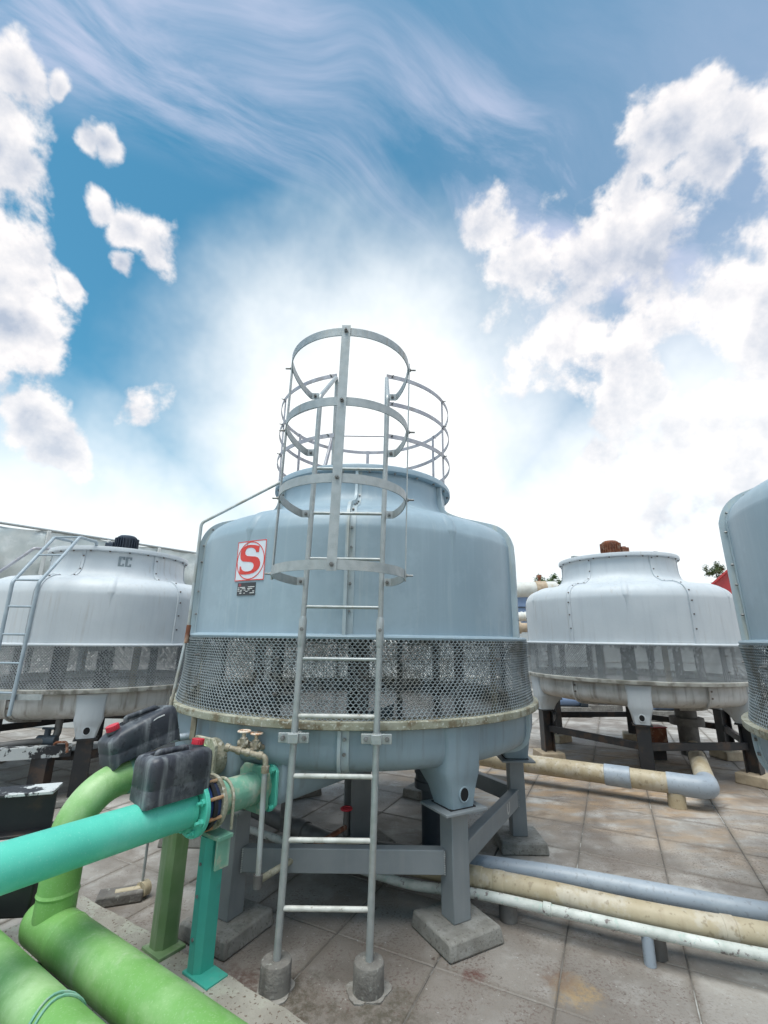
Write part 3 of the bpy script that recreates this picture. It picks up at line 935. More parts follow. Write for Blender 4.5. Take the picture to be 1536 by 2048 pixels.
# suction sump of the main tower
SN = Vector((-0.5755, -0.8178, 0)); SU = Vector((0.8178, -0.5755, 0)); UP = Vector((0, 0, 1))
mb = MB()
shape = [(-.66, 1.135), (-.62, .86), (-.56, .765), (-.46, .715), (.44, .690), (.505, .715), (.535, .78), (.55, 1.135)]
m = len(shape)
rings = [(1.372, .965), (1.350, 1.0), (0.45, 1.0), (0.15, .90)]
for (w, k) in rings:
    for (u, z) in shape:
        zz = z if k >= 1 else (1.135 - (1.135 - z) * k)
        q = TC + SN * w + SU * (u * (k if k >= .9 else .95))
        mb.v.append((q.x, q.y, zz))
for i in range(len(rings) - 1):
    for j in range(m - 1):
        mb.f.append((i * m + j, i * m + j + 1, (i + 1) * m + j + 1, (i + 1) * m + j))
mb.f.append(tuple(range(m)))
sump = mb.build('sump', 'grp_dark', t_main, 0.0, 50)

# emblem panel and name plate on the casing
def casing_pt(az, z, r=1.4525):
    x, y = pol(az, r)
    return Vector((TC.x + x, TC.y + y, z))


def curved(poly_az_z, r0, r1):
    mb = MB(); m = len(poly_az_z)
    mb.v = [tuple(casing_pt(a, z, r0)) for a, z in poly_az_z] + [tuple(casing_pt(a, z, r1)) for a, z in poly_az_z]
    mb.f = [tuple(range(m - 1, -1, -1)), tuple(range(m, 2 * m))] + [(i, (i + 1) % m, m + (i + 1) % m, m + i) for i in range(m)]
    return mb


SA0, SA1, SZ0, SZ1 = -34.9, -24.1, 2.026, 2.306
def su(s, t):
    return SA0 + (SA1 - SA0) * s, SZ0 + (SZ1 - SZ0) * t


mb = MB()
NS = 10
for i in range(NS):
    q = curved([su(i / NS, 0), su((i + 1) / NS, 0), su((i + 1) / NS, 1), su(i / NS, 1)], 1.4500, 1.4560)
    mb.add(q.v, q.f)
panel = mb.build('emblem_panel', 'sign_white', t_main)
panel['label'] = 'white square panel with red border, red ring and red letter S'
mb = MB()
bt = 0.022
for i in range(NS):
    a, b = i / NS, (i + 1) / NS
    for lo, hi in ((0, bt), (1 - bt, 1)):
        q = curved([su(a, lo), su(b, lo), su(b, hi), su(a, hi)], 1.4562, 1.4572); mb.add(q.v, q.f)
for lo, hi in ((0, bt), (1 - bt, 1)):
    q = curved([su(lo, bt), su(hi, bt), su(hi, 1 - bt), su(lo, 1 - bt)], 1.4562, 1.4572); mb.add(q.v, q.f)
mb.build('border', 'sign_red', panel)
mb = MB()
for i in range(48):
    a, b = 2 * math.pi * i / 48, 2 * math.pi * (i + 1) / 48
    q = curved([su(.5 + .478 * math.cos(a), .5 + .478 * math.sin(a)), su(.5 + .478 * math.cos(b), .5 + .478 * math.sin(b)),
                su(.5 + .455 * math.cos(b), .5 + .455 * math.sin(b)), su(.5 + .455 * math.cos(a), .5 + .455 * math.sin(a))], 1.4562, 1.4576)
    mb.add(q.v, q.f)
mb.build('ring', 'sign_red', panel)
S_OUT = [(0.788, 0.845), (0.78, 0.689), (0.696, 0.693), (0.652, 0.764), (0.584, 0.808), (0.498, 0.828), (0.387, 0.821), (0.323, 0.782), (0.301, 0.712), (0.325, 0.658), (0.379, 0.621), (0.527, 0.601), (0.682, 0.583), (0.761, 0.555), (0.816, 0.503), (0.85, 0.429), (0.849, 0.349), (0.815, 0.281), (0.753, 0.226), (0.662, 0.183), (0.542, 0.158), (0.392, 0.15), (0.253, 0.159), (0.147, 0.182), (0.149, 0.37), (0.191, 0.365), (0.221, 0.295), (0.282, 0.253), (0.368, 0.23), (0.478, 0.225), (0.572, 0.242), (0.629, 0.288), (0.649, 0.347), (0.635, 0.4), (0.597, 0.434), (0.532, 0.456), (0.377, 0.475), (0.251, 0.49), (0.192, 0.517), (0.149, 0.573), (0.132, 0.648), (0.135, 0.732), (0.167, 0.801), (0.243, 0.859), (0.35, 0.893), (0.489, 0.896), (0.631, 0.879)]
q = curved([su(*p) for p in S_OUT], 1.4562, 1.4580)
# the outline is concave and bent round the casing: triangulate it
me = bpy.data.meshes.new('letter'); bm = bmesh.new()
n = len(S_OUT)
lo = [bm.verts.new(p) for p in q.v[:n]]; hi = [bm.verts.new(p) for p in q.v[n:]]
f = bm.faces.new(hi)
for i in range(n):
    bm.faces.new((lo[i], lo[(i + 1) % n], hi[(i + 1) % n], hi[i]))
bmesh.ops.recalc_face_normals(bm, faces=bm.faces)
bmesh.ops.triangulate(bm, faces=[f], ngon_method='EAR_CLIP')
bm.to_mesh(me); bm.free()
link('letter', me, 'sign_red', panel)
mb = MB()
PA0, PA1, PZ0, PZ1 = -33.5, -26.8, 1.926, 2.012
for i in range(5):
    a = PA0 + (PA1 - PA0) * i / 5; b = PA0 + (PA1 - PA0) * (i + 1) / 5
    q = curved([(a, PZ0), (b, PZ0), (b, PZ1), (a, PZ1)], 1.45, 1.4555); mb.add(q.v, q.f)
plate = mb.build('name_plate', 'plate_black', t_main)
plate['label'] = 'small black name plate with white printed lines'
mb = MB(); mb2 = MB()
def bar(dst, s0, s1, t0, t1):
    q = curved([(PA0 + (PA1 - PA0) * s, PZ0 + (PZ1 - PZ0) * t) for s, t in ((s0, t0), (s1, t0), (s1, t1), (s0, t1))], 1.4545, 1.4566); dst.add(q.v, q.f)
for s0, s1, t in ((.16, .46, .60), (.62, .97, .62), (.28, .48, .50), (.60, .86, .49), (.18, .30, .38), (.40, .50, .38), (.62, .72, .38), (.16, .28, .26), (.50, .62, .28), (.88, .98, .28),
                  (.16, .28, .14), (.40, .48, .14), (.74, .98, .14), (.04, .12, .58), (.04, .14, .46), (.04, .12, .33)):
    bar(mb, s0, s1, t, t + .055)
mb.build('printed_lines', 'white_mark', plate)
bar(mb2, .07, .22, .72, .95)
mb2.build('printed_mark', 'plate_pink', plate)

# emblem on the neck of the left tower
mb = MB(); o, t, u = axes(32.5)
c0 = TL + o * 0.826
def nb(dst, a0, a1, z0, z1, d=0.006):
    dst.box(c0 + t * ((a0 + a1) / 2) + u * ((z0 + z1) / 2), (d, a1 - a0, z1 - z0), (o, t, u))
for s in (0, 1):
    x0 = -0.075 + s * 0.08
    for (a0, a1, b0, b1) in ((0, .07, .06, .085), (0, .07, -.085 + .0, -.06), (0, .028, -.06, .06), (.048, .07, .035, .06), (.048, .07, -.06, -.035)):
        nb(mb, x0 + a0, x0 + a1, 2.555 + b0 * .75, 2.555 + b1 * .75)
mb.build('neck_emblem', 'logo_grey', t_left)


# fan motors
def motor(root, x, y, z, mat, r=0.155, hgt=0.24, side=-1):
    mb = MB(); mb.rev([(0.001, z + hgt), (r * .62, z + hgt), (r * .80, z + hgt - .02), (r * .84, z + hgt - .05), (r * .84, z), (r * 1.0, z - .01), (r * 1.0, z - .05), (0.001, z - .05)], (x, y), n=28)
    b = mb.build('motor_body', mat, root)
    mb = MB()
    for k in range(26):
        o, t, u = axes(k * 360 / 26)
        mb.box(Vector((x, y, z + hgt * .45)) + o * r * .92, (r * .2, .009, hgt * .74), (o, t, u))
    mb.build('cooling_fins', mat, b)
    mb = MB(); mb.box((x + side * r * 1.25, y - .03, z + hgt * .32), (r * .75, .15, hgt * .42))
    mb.cyl((x + side * r * 1.25, y - .03, z + hgt * .5), (x + side * r * 1.25, y - .03, z + hgt * .62), .045)
    mb.build('terminal_box', mat, root, 0.012)
    mb = MB()
    for a in (0, 90):
        o, t, u = axes(a + 20)
        mb.box((x, y, z - .09), (1.62, .06, .05), (o, t, u))
    mb.build('motor_support', 'galv', root)
    mb = MB(); mb.cyl((x, y, z - .14), (x, y, z - .30), .09)
    hub = mb.build('fan_hub', 'galv', root)
    for k in range(4):
        o, t, u = axes(k * 90 + 10)
        bl = MB(); bl.box((x, y, z - .25), (.001, .001, .001))
        bl = MB()
        bl.prism([(.08, -.05), (.74, -.09), (.76, .08), (.08, .05)], (x, y, z - .24), o, (t + u * .35).normalized(), u * .012)
        bl.build('fan_blade', 'galv', hub)


m1 = thing('fan_motor', (TL.x + .02, TL.y, 2.73), 'dark blue finned fan motor on top of the left white tower', 'motor')
motor(m1, TL.x + .02, TL.y, 2.80, 'motor_blue')
m2 = thing('fan_motor', (TR2.x - .06, TR2.y, 2.91), 'rusty brown finned fan motor on top of the right rear white tower', 'motor')
motor(m2, TR2.x - .06, TR2.y, 3.00, 'rust', side=1)


# ---------------------------------------------------------------- steel under the towers
def ibeam(mb, p0, p1, wdir, w=.13, d=.13, tk=.012):
    """I section from p0 to p1; flanges spread along wdir"""
    p0, p1 = V3(p0), V3(p1); ax = (p1 - p0); L = ax.length; ax.normalize()
    W = V3(wdir).normalized(); D = ax.cross(W).normalized()
    c = (p0 + p1) / 2
    mb.box(c + D * (d / 2 - tk / 2), (w, tk, L), (W, D, ax))
    mb.box(c - D * (d / 2 - tk / 2), (w, tk, L), (W, D, ax))
    mb.box(c, (tk * .8, d - 2 * tk, L), (W, D, ax))


def frame_for(c, az0, zt, zpad, mat, label, kind, pads, padm, padlabels, skip=()):
    root = thing('support_frame', c, label, 'steel frame')
    RC = 1.385
    tops = []
    for k in range(6):
        az = az0 + 60 * k + (2.2 if kind == 'box' and k == 5 else 0)
        x, y = pol(az, RC, (c.x, c.y)); o, t, u = axes(az)
        tops.append((az, Vector((x, y, 0)), o, t))
        mb = MB()
        if kind == 'box':
            mb.box((x, y, (zt + zpad) / 2 - .01), (.125, .125, zt - zpad - .02), (o, t, u))
            mb.build('column', mat, root, 0.006)
        else:
            ibeam(mb, (x, y, zpad), (x, y, zt - .012), t, .15, .15, .014)
            mb.build('column', mat, root)
        mb = MB()
        pl = .31 if kind == 'box' else .22
        mb.box((x, y, zt - .013), (pl * .9, pl, .014), (o, t, u))
        mb.build('top_plate', mat if kind != 'box' else 'steel', root, 0.002)
        mb = MB(); mb.box((x, y, zt - .003), (.20, .19, .007), (o, t, u))
        mb.build('rubber_pad', 'rubber', root)
    for k in range(6):
        if k in skip:
            continue
        a, b = tops[k], tops[(k + 1) % 6]
        d = (b[1] - a[1]).normalized(); s = Vector((-d.y, d.x, 0))
        cut = 0.063 if kind == 'box' else .05
        p0, p1 = a[1] + d * cut, b[1] - d * cut
        mb = MB()
        zc = .37 if kind == 'box' else .42
        mid = (p0 + p1) / 2 + Vector((0, 0, zc))
        if kind == 'box':
            mb.box(mid, ((p1 - p0).length, .07, .128), (d, s, UP))
            br = mb.build('beam', mat, root, 0.005)
            wb = MB()
            rr = random.Random(k)
            for e, sg in ((p0, 1), (p1, -1)):
                for q in range(11):
                    zz = zc - .058 + q * .0115
                    wb.bolt(e + d * (sg * .002) - s * .036 * (1 if s.y > 0 else -1) + Vector((0, 0, zz)), -s * (1 if s.y > 0 else -1), .0035 + rr.random() * .002, .003)
            wb.build('weld_bead', 'weld', br)
        else:
            mb.box(mid, ((p1 - p0).length, .05, .085), (d, s, UP))
            mb.build('beam', mat, root, 0.004)
    if kind == 'box':
        # U chalked on the right hand beam
        a, b = tops[0], tops[1]
        d = (b[1] - a[1]).normalized(); s = Vector((d.y, -d.x, 0))
        base = a[1] + d * 1.02 + s * .0362 + Vector((0, 0, .375))
        pts = [base + d * (-.028) + UP * .04, base + d * (-.028) + UP * (-.005)]
        pts += [base + d * (-.028 * math.cos(q)) + UP * (-.005 - .028 * math.sin(q)) for q in (.5, 1.0, 1.57, 2.1, 2.6)]
        pts += [base + d * .028 + UP * (-.005), base + d * .028 + UP * .04]
        mb = MB()
        vs = []
        for i, p in enumerate(pts):
            aa = pts[max(i - 1, 0)]; bb = pts[min(i + 1, len(pts) - 1)]
            tt = (bb - aa).normalized(); w = tt.cross(s).normalized() * .009
            vs += [p - w, p + w]
        mb.add(vs, [(2 * i, 2 * i + 1, 2 * i + 3, 2 * i + 2) for i in range(len(pts) - 1)])
        u_ = mb.build('painted_letter', 'weld', root)
        u_['label'] = 'pale letter U painted on the beam'
    for k in range(6):
        if padlabels[k] is None:
            continue
        x, y = tops[k][1].xy; o, t = tops[k][2], tops[k][3]
        w = (.37, .37) if kind == 'box' else (.34, .34)
        mb = MB(); rr = random.Random(k + int(c.x * 10))
        for (zz, g) in ((0.0, 1.04), (zpad * .55, 1.015), (zpad, .985)):
            for a, b in ((-1, -1), (1, -1), (1, 1), (-1, 1)):
                q = Vector((x, y, zz)) + o * (a * w[0] / 2 * g * rr.uniform(.985, 1.015)) + t * (b * w[1] / 2 * g * rr.uniform(.985, 1.015))
                mb.v.append((q.x, q.y, zz))
        for i in range(2):
            for j in range(4):
                l = (j + 1) % 4
                mb.f.append((i * 4 + j, i * 4 + l, i * 4 + 4 + l, i * 4 + 4 + j))
        mb.f += [(3, 2, 1, 0), (8, 9, 10, 11)]
        tag(mb.build('concrete_pad', padm, None, 0.012), padlabels[k], 'concrete pad', pads)
    return root


frame_for(TC, 29, 0.675, 0.085, 'steel', 'grey welded steel frame of square columns and beams under the big blue grey tower', 'box',
          'concrete pads under the grey frame', 'pad',
          ['concrete pad under the front right grey column of the big tower', 'concrete pad under the right hand grey column beside the ground pipes',
           'concrete pad far behind the dark vertical pipe under the big tower', 'concrete pad at the rear left below the sump of the big tower', 'concrete pad hidden left under the big tower',
           'concrete pad under the front left grey column by the turquoise post'], skip=(2, 3))
frame_for(TL, 28, 0.60, 0.06, 'black', 'black steel frame carrying the left white tower', 'i', 'blocks under the left black frame', 'concrete_dark',
          ['flat concrete block under the black column below the left tower hole', 'flat concrete block under the right hand black column of the left tower', None, None,
           'flat concrete block at far left under the left black frame', 'flat concrete block at left edge under the left black frame'])
frame_for(TR2, -25, 0.68, 0.12, 'black', 'black steel frame carrying the right rear white tower', 'i', 'beige blocks under the right black frame', 'block_beige',
          ['beige block under the middle black column of the right rear tower', 'beige block under the right hand black column near the picture edge', 'beige block under the rear right black column of the right tower',
           'beige block furthest behind under the right rear tower', 'beige block under the rear left black column of the right tower', 'beige block under the left black column of the right rear tower'])
frame_for(TE, 29, 0.675, 0.10, 'steel', 'grey steel frame under the tower at the right edge', 'box', 'concrete pads under the right edge frame', 'concrete',
          [None, None, None, None, None, None], skip=(0, 1, 2, 5))

def bolts(items, name, mat, parent):
    for (p, n, r, h, st) in items:
        MB().bolt(p, n, r, h, st).build(name, mat, parent)


# ---------------------------------------------------------------- caged ladder
LY = 2.735
def lx(z):
    return -0.2715 + (z - 0.04) / 3.18 * 0.056


lad = thing('caged_ladder', (lx(0), LY, 0), 'galvanised caged ladder standing in front of the blue grey tower', 'ladder')
for sgn in (-1, 1):
    p = lambda z, y=LY, d=0.0: (lx(z) + sgn * 0.2285, y, z)
    mb = MB()
    mb.tube([p(.05), p(1.62)], .0190, 14)
    mb.tube([p(1.60), p(1.62), p(1.755), p(1.775)], [.019, .0235, .0235, .0165], 14)
    top = fillet([p(1.77), p(3.235), (TC.x + sgn * 0.222, 3.545, 3.905), (TC.x + sgn * 0.222, 3.555, 3.06)], .05, 6)
    mb.tube(top, .0165, 14)
    rail = mb.build('rail', 'galv', lad)
    mb = MB()
    mb.bolt((lx(1.67) + sgn * .2285, LY - .0225, 1.70), (0, -1, 0), .012, .008, .004)
    mb.build('sleeve_bolt', 'bolt', rail)
    # clamp to the basin rim
    mb = MB()
    zc = 1.12
    mb.box((lx(zc) + sgn * .2285, LY - .014, zc), (.17, .010, .052))
    mb.box((lx(zc) + sgn * .2285, LY - .030, zc), (.058, .026, .050))
    mb.box((lx(zc) + sgn * .2285, (LY + 2.85) / 2 + .012, zc - .004), (.05, .11, .03))
    cl = mb.build('clamp', 'galv', lad, 0.003)
    bolts([((lx(zc) + sgn * .2285 + e, LY - .019, zc), (0, -1, 0), .014, .010, .006) for e in (-.058, .058)], 'clamp_bolt', 'bolt', cl)
for z in (.33, .63, .93, 1.23, 1.535, 1.83, 2.12, 2.41, 2.71):
    mb = MB()
    mb.tube([(lx(z) - .226, LY, z), (lx(z) + .226, LY, z)], .0125 if z < 1.3 else .010, 10)
    mb.build('rung', 'rung' if z < 1.3 else 'galv', lad)
HZ = (1.98, 2.404, 2.819, 3.233)
HC = 2.408; HR = 0.350
for z in HZ:
    x0 = lx(z)
    pts = [(x0 - .240, LY - .004), (x0 - .284, LY - .004)]
    for k in range(0, 45):
        a = R(-33 + k * (246 / 44))            # sweep round the front, drawn out towards the rails
        yy = HC - (HR if math.sin(a) > 0 else .57) * math.sin(a)
        pts.append((x0 - HR * math.cos(a), yy))
    pts += [(x0 + .284, LY - .004), (x0 + .240, LY - .004)]
    mb = MB(); mb.planbar(pts, z - .0235, z + .0235, .006)
    hp = mb.build('hoop', 'galv', lad)
    bolts([((x0 + e, LY - .008, z), (0, -1, 0), .011, .008, .006) for e in (-.262, .262)] + [((x0, HC - HR - .010, z), (0, -1, 0), .011, .009, .012)]
          + [((x0 + e * (HR + .008), HC, z), (e, 0, 0), .011, .009, .030) for e in (-1, 1)], 'hoop_bolt', 'bolt', hp)
ztop, zbot = HZ[-1] + .035, HZ[0] - .03
for e in (-1, 0, 1):
    mb = MB()
    if e == 0:
        a, b = (lx(zbot), HC - HR - .0068), (lx(ztop), HC - HR - .0068)
        W, D = Vector((1, 0, 0)), Vector((0, 1, 0))
    else:
        a, b = (lx(zbot) + e * (HR + .0068), HC), (lx(ztop) + e * (HR + .0068), HC)
        W, D = Vector((0, 1, 0)), Vector((1, 0, 0))
    p0, p1 = Vector((a[0], a[1], zbot)), Vector((b[0], b[1], ztop))
    ax = (p1 - p0).normalized()
    mb.box((p0 + p1) / 2, (.046 if e == 0 else .036, .006, (p1 - p0).length), (W, D, ax))
    mb.build('cage_bar', 'galv', lad)
for sgn, lb in ((-1, 'round concrete footing under the left rail of the caged ladder'), (1, 'round concrete footing under the right rail of the caged ladder')):
    c = (lx(0) + sgn * .2285, LY)
    mb = MB()
    mb.rev([(.001, .120), (.060, .122), (.072, .119), (.0755, .112), (.0755, .06), (.0775, .0), (.001, 0)], c, n=28)
    f_ = thing('ladder_footing', (c[0], c[1], 0), lb, 'footing', 'footings of the caged ladder')
    mb.build('concrete_core', 'concrete_dark', f_)
    mb = MB()
    rr = random.Random(sgn + 5)
    pts = []
    for k in range(26):
        a = 2 * math.pi * k / 26
        r_ = .094 + .012 * math.sin(2 * a + sgn) + .009 * math.sin(5 * a) + .008 * rr.random()
        pts.append((math.cos(a) * r_, math.sin(a) * r_))
    mb.prism(pts, (c[0], c[1], -.004), (1, 0, 0), (0, 1, 0), (0, 0, .009))
    mb.build('mortar_skirt', 'concrete', f_)

# fan guard rail
gr = thing('guard_rail', (TC.x, TC.y, 3.06), 'round steel guard rail with three hoops on top of the blue grey tower', 'guard rail')
for z in (3.905, 3.635, 3.325):
    pts = [pol(14.6 + (330.8) * k / 90, .880, (TC.x, TC.y)) for k in range(91)]
    mb = MB(); mb.planbar(pts, z - .019, z + .019, .006)
    ring = mb.build('ring', 'rail_grey', gr)
    bolts([((*pol(az, .884, (TC.x, TC.y)), z), axes(az)[0], .009, .008, .022) for az in (18, 62, 118, 180, 242, 298, 342)], 'ring_bolt', 'bolt', ring)
for az in (62, 118, 180, 242, 298):
    o, t, u = axes(az); x, y = pol(az, .872, (TC.x, TC.y))
    mb = MB(); mb.box((x, y, 3.49), (.006, .036, .87), (o, t, u))
    mb.box((x - o.x * .03, y - o.y * .03, 3.064), (.06, .05, .007), (o, t, u))
    mb.build('post', 'rail_grey', gr)
mb = MB()
mb.tube([(TC.x - .30, 3.62, 3.07), (TC.x - .26, 3.75, 3.42)], .016, 10)
mb.tube([(TC.x - .26, 3.75, 3.42), (TC.x + .26, 3.75, 3.42)], .006, 8)
mb.build('gate_bar', 'rail_grey', gr)

# conduit up the left of the tower
mb = MB()
mb.tube(fillet([(-0.932, 3.900, 3.031), (-1.513, 3.620, 2.554), (-1.487, 3.560, 1.687), (-1.524, 3.500, 1.119)], .06, 5), .0125, 10)
cd = mb.build('cable_conduit', 'conduit', None)
tag(cd, 'thin pale conduit climbing the left side of the blue grey tower', 'conduit')
mb = MB()
mb.tube(fillet([(-1.483, 3.555, 1.731), (-1.487, 3.552, 1.599)], .02), .0165, 10)
mb.build('rusty_sleeve', 'rust', cd)

# ---------------------------------------------------------------- kerb and left pipework
E_ = Vector((.857, -.515, 0)); EN = Vector((-.515, -.857, 0))
A_ = Vector((-1.88, 3.43, 0))
mb = MB()
rr = random.Random(11)
NK = 24
row0, row1 = [], []
for i in range(NK + 1):
    p = A_ + E_ * (2.75 * i / NK)
    row0.append(p + EN * rr.uniform(-.008, .008)); row1.append(p + EN * .82)
for i in range(NK + 1):
    mb.v += [(row0[i].x, row0[i].y, 0), (row0[i].x + EN.x * .006, row0[i].y + EN.y * .006, .052 + rr.uniform(-.004, .004)), (row1[i].x, row1[i].y, .056), (row1[i].x, row1[i].y, 0)]
for i in range(NK):
    for k in range(4):
        l = (k + 1) % 4
        mb.f.append((i * 4 + k, i * 4 + l, i * 4 + 4 + l, i * 4 + 4 + k))
mb.f += [(0, 1, 2, 3), tuple(NK * 4 + k for k in (3, 2, 1, 0))]
structure(mb.build('kerb', 'kerb', None, 0.006))

SF = Vector((-.693, 3.048, .80))            # turquoise flange centre on the sump face
def tp(s, z=0.0, w=0.0):
    return SF + SN * s + SU * w + UP * z


def flange(mb, s0, s1, base, r, seg=32):
    mb.cyl(base + SN * s0, base + SN * s1, r, seg=seg)


def sqflange(mb, base, s0, s1, hw, ch=.035):
    poly = [(-hw + ch, -hw), (hw - ch, -hw), (hw, -hw + ch), (hw, hw - ch), (hw - ch, hw), (-hw + ch, hw), (-hw, hw - ch), (-hw, -hw + ch)]
    mb.prism(poly, base + SN * s0, SU, UP, SN * (s1 - s0))


tq = thing('turquoise_pipe', tp(.5, -.8), 'turquoise pipe from the left edge to a flange on the tower sump', 'pipe')
mb = MB(); mb.tube([tp(.50), tp(.70), tp(2.6)], .087, 36)
body = mb.build('pipe_body', 'teal', tq)
mb = MB(); mb.tube([tp(.685), tp(.70), tp(.715)], [.087, .0895, .087], 36); mb.build('weld_ring', 'teal', body)
mb = MB(); flange(mb, .468, .492, SF, .138, 40); fl = mb.build('flange', 'teal', tq, 0.003)
ang8 = [2 * math.pi * (k + .5) / 8 for k in range(8)]
bolts([(SF + SU * (math.cos(a) * .114) + UP * (math.sin(a) * .114) + SN * .492, SN, .017, .016, .022) for a in ang8], 'flange_bolt', 'teal', fl)
mb = MB(); flange(mb, .385, .467, SF, .112, 32); mb.rev
vb = mb.build('valve_body', 'valve_blue', tq, 0.006)
mb = MB(); flange(mb, .415, .437, SF, .124, 32); mb.build('valve_band', 'rubber', vb)
for a in ang8:
    q = SF + SU * (math.cos(a) * .120) + UP * (math.sin(a) * .120)
    MB().tube([q + SN * .37, q + SN * .475], .009, 8).build('stud_bolt', 'rusty_bolt', vb)
mb = MB(); flange(mb, .362, .384, SF, .132, 40); mb.build('flange', 'scale', tq, 0.003)
mb = MB(); mb.tube([tp(.0), tp(.362)], .087, 36); mb.build('pipe_spool', 'worn', tq)
mb = MB(); sqflange(mb, SF, .075, .098, .122); mb.build('square_flange', 'worn', tq, 0.004)
mb = MB(); sqflange(mb, SF, .004, .026, .122)
sf = mb.build('square_flange', 'teal', tq, 0.004)
bolts([(SF + SN * .026 + SU * (a * .098) + UP * (b * .098), SN, .016, .03, 0) for a, b in ((-1, -1), (1, -1), (1, 1), (-1, 1))], 'flange_bolt', 'teal', sf)
mb = MB()
loop = [tp(.30) + SU * (.096 * math.cos(q)) + UP * (.096 * math.sin(q)) for q in [math.pi * i / 16 for i in range(17)]]
mb.tube([tp(.30, -.13, .096)] + loop + [tp(.30, -.13, -.096)], .008, 8)
mb.build('u_bolt', 'scale', tq)

GF = Vector((-.923, 3.261, .936))
gp = lambda s, z=0.0, w=0.0: GF + SN * s + SU * w + UP * z
RIS = gp(.965)
gn = thing('green_riser_pipe', (RIS.x, RIS.y, .37), 'bright green pipe rising from the lower header and bending over to the sump', 'pipe')
mb = MB()
mb.tube(fillet([gp(.16), RIS, (RIS.x, RIS.y, .40)], .235, 16), .083, 36)
gb = mb.build('pipe_body', 'green', gn)
mb = MB(); mb.tube([gp(.66), gp(.668), gp(.728), gp(.736)], [.083, .0855, .0855, .083], 36); mb.build('limescale_band', 'worn', gb)
mb = MB(); mb.tube([(RIS.x, RIS.y, .500), (RIS.x, RIS.y, .512), (RIS.x, RIS.y, .524)], [.083, .0875, .083], 36); mb.build('weld_ring', 'green', gb)
mb = MB(); sqflange(mb, GF, .004, .026, .118); mb.build('square_flange', 'green', gn, 0.004)
mb = MB(); mb.tube([gp(.026), gp(.11)], .085, 30); mb.build('pipe_stub', 'green', gn)
mb = MB(); sqflange(mb, GF, .098, .120, .120); mb.build('square_flange', 'scale', gn, 0.004)
mb = MB(); mb.tube([gp(.12), gp(.17), gp(.22), gp(.27)], [.092, .105, .105, .092], 30)
mb.build('flexible_joint', 'scale', gn)
mb = MB(); sqflange(mb, GF, .262, .284, .120); mb.build('square_flange', 'scale', gn, 0.004)

HD = Vector((.84, -.543, 0)).normalized(); HN = Vector((-HD.y, HD.x, 0)) * -1.0
H0 = Vector((RIS.x, RIS.y, .37))
hd = thing('green_header_pipe', (H0.x, H0.y, 0), 'thick green header pipe running to the bottom edge from the riser', 'pipe')
mb = MB()
mb.tube([H0 - HD * .165, H0 - HD * .155, H0 - HD * .13, H0 - HD * .09, H0 + HD * 2.4], [.02, .055, .078, .094, .094], 40)
mb.build('pipe_body', 'green', hd)
mb = MB(); mb.tube([H0 + HD * .125, H0 + HD * .14, H0 + HD * .155], [.094, .097, .094], 40); mb.build('weld_ring', 'green', hd)
h2 = thing('green_header_pipe', (H0.x + HN.x * .25, H0.y + HN.y * .25, 0), 'second green pipe at the lower left corner with a wire strap', 'pipe')
H2 = H0 + HN * .245 + Vector((0, 0, -.01))
mb = MB(); mb.tube([H2 - HD * 1.6, H2 + HD * 2.2], .092, 40); mb.build('pipe_body', 'green', h2)
mb = MB()
for e in (.60, .625):
    c = H2 + HD * e
    mb.tube([c + HN * (.096 * math.cos(q)) + UP * (.096 * math.sin(q)) + HD * (.012 * math.sin(3 * q)) for q in [2 * math.pi * i / 28 for i in range(28)]], .005, 6, closed=True)
mb.build('strap', 'worn', h2)
h3 = thing('turquoise_header_pipe', (H0.x + HN.x * .5, H0.y + HN.y * .5, 0), 'turquoise pipe just showing in the bottom left corner', 'pipe')
H3 = H0 + HN * .50
mb = MB(); mb.tube([H3 - HD * 1.6, H3 + HD * 2.2], .10, 36); mb.build('pipe_body', 'teal', h3)
for k, s in enumerate((.02, .95)):
    c = H0 + HN * .25 + HD * s
    mb = MB(); mb.box((c.x, c.y, .155), (.09, .80, .20), (HD, HN, UP))
    tag(mb.build('pipe_sleeper', 'concrete_dark', None, .008), ('concrete sleeper under the green pipes below the riser', 'concrete sleeper under the green pipes near the bottom edge')[k], 'sleeper', 'sleepers under the green pipes')

# posts under the two branch pipes
def post_section(mb, c, w, d, z0, z1):
    ch = .028
    poly = [(-w + ch, -d), (w - ch, -d), (w, -d + ch), (w, d), (-w, d), (-w, -d + ch)]
    mb.prism(poly, (c.x, c.y, z0), SU, -SN, (0, 0, z1 - z0))


pt = thing('pipe_post', (tp(.34).x, tp(.34).y, .05), 'turquoise steel post with U bolt clamp holding the branch pipe', 'post')
c = tp(.345); c.z = 0
mb = MB()
post_section(mb, c, .050, .050, .052, .640)
mb.build('post_column', 'teal_post', pt, .002)
mb = MB(); mb.box((c.x + SU.x * .055, c.y + SU.y * .055, .058), (.20, .12, .012), (SU, SN, UP)); mb.build('foot_plate', 'teal_post', pt, .002)
mb = MB(); mb.box((c.x, c.y, .650), (.24, .09, .018), (SU, SN, UP)); mb.box((c.x + SU.x * .10, c.y + SU.y * .10, .58), (.014, .08, .14), (SU, SN, UP))
mb.build('clamp_seat', 'worn', pt, .002)
bolts([((c.x + SN.x * .050, c.y + SN.y * .050, z), SN, .008, .006, 0) for z in (.20, .38, .52)], 'post_bolt', 'bolt', pt)
pg = thing('pipe_post', (gp(.40).x, gp(.40).y, .05), 'mossy green steel post under the green branch pipe', 'post')
c = gp(.40); c.z = 0
mb = MB(); post_section(mb, c, .056, .055, .052, .850); mb.build('post_column', 'green_post', pg, .002)
mb = MB(); mb.box((c.x + SU.x * .02, c.y + SU.y * .02, .060), (.17, .15, .016), (SU, SN, UP)); mb.build('foot_plate', 'green_post', pg, .002)

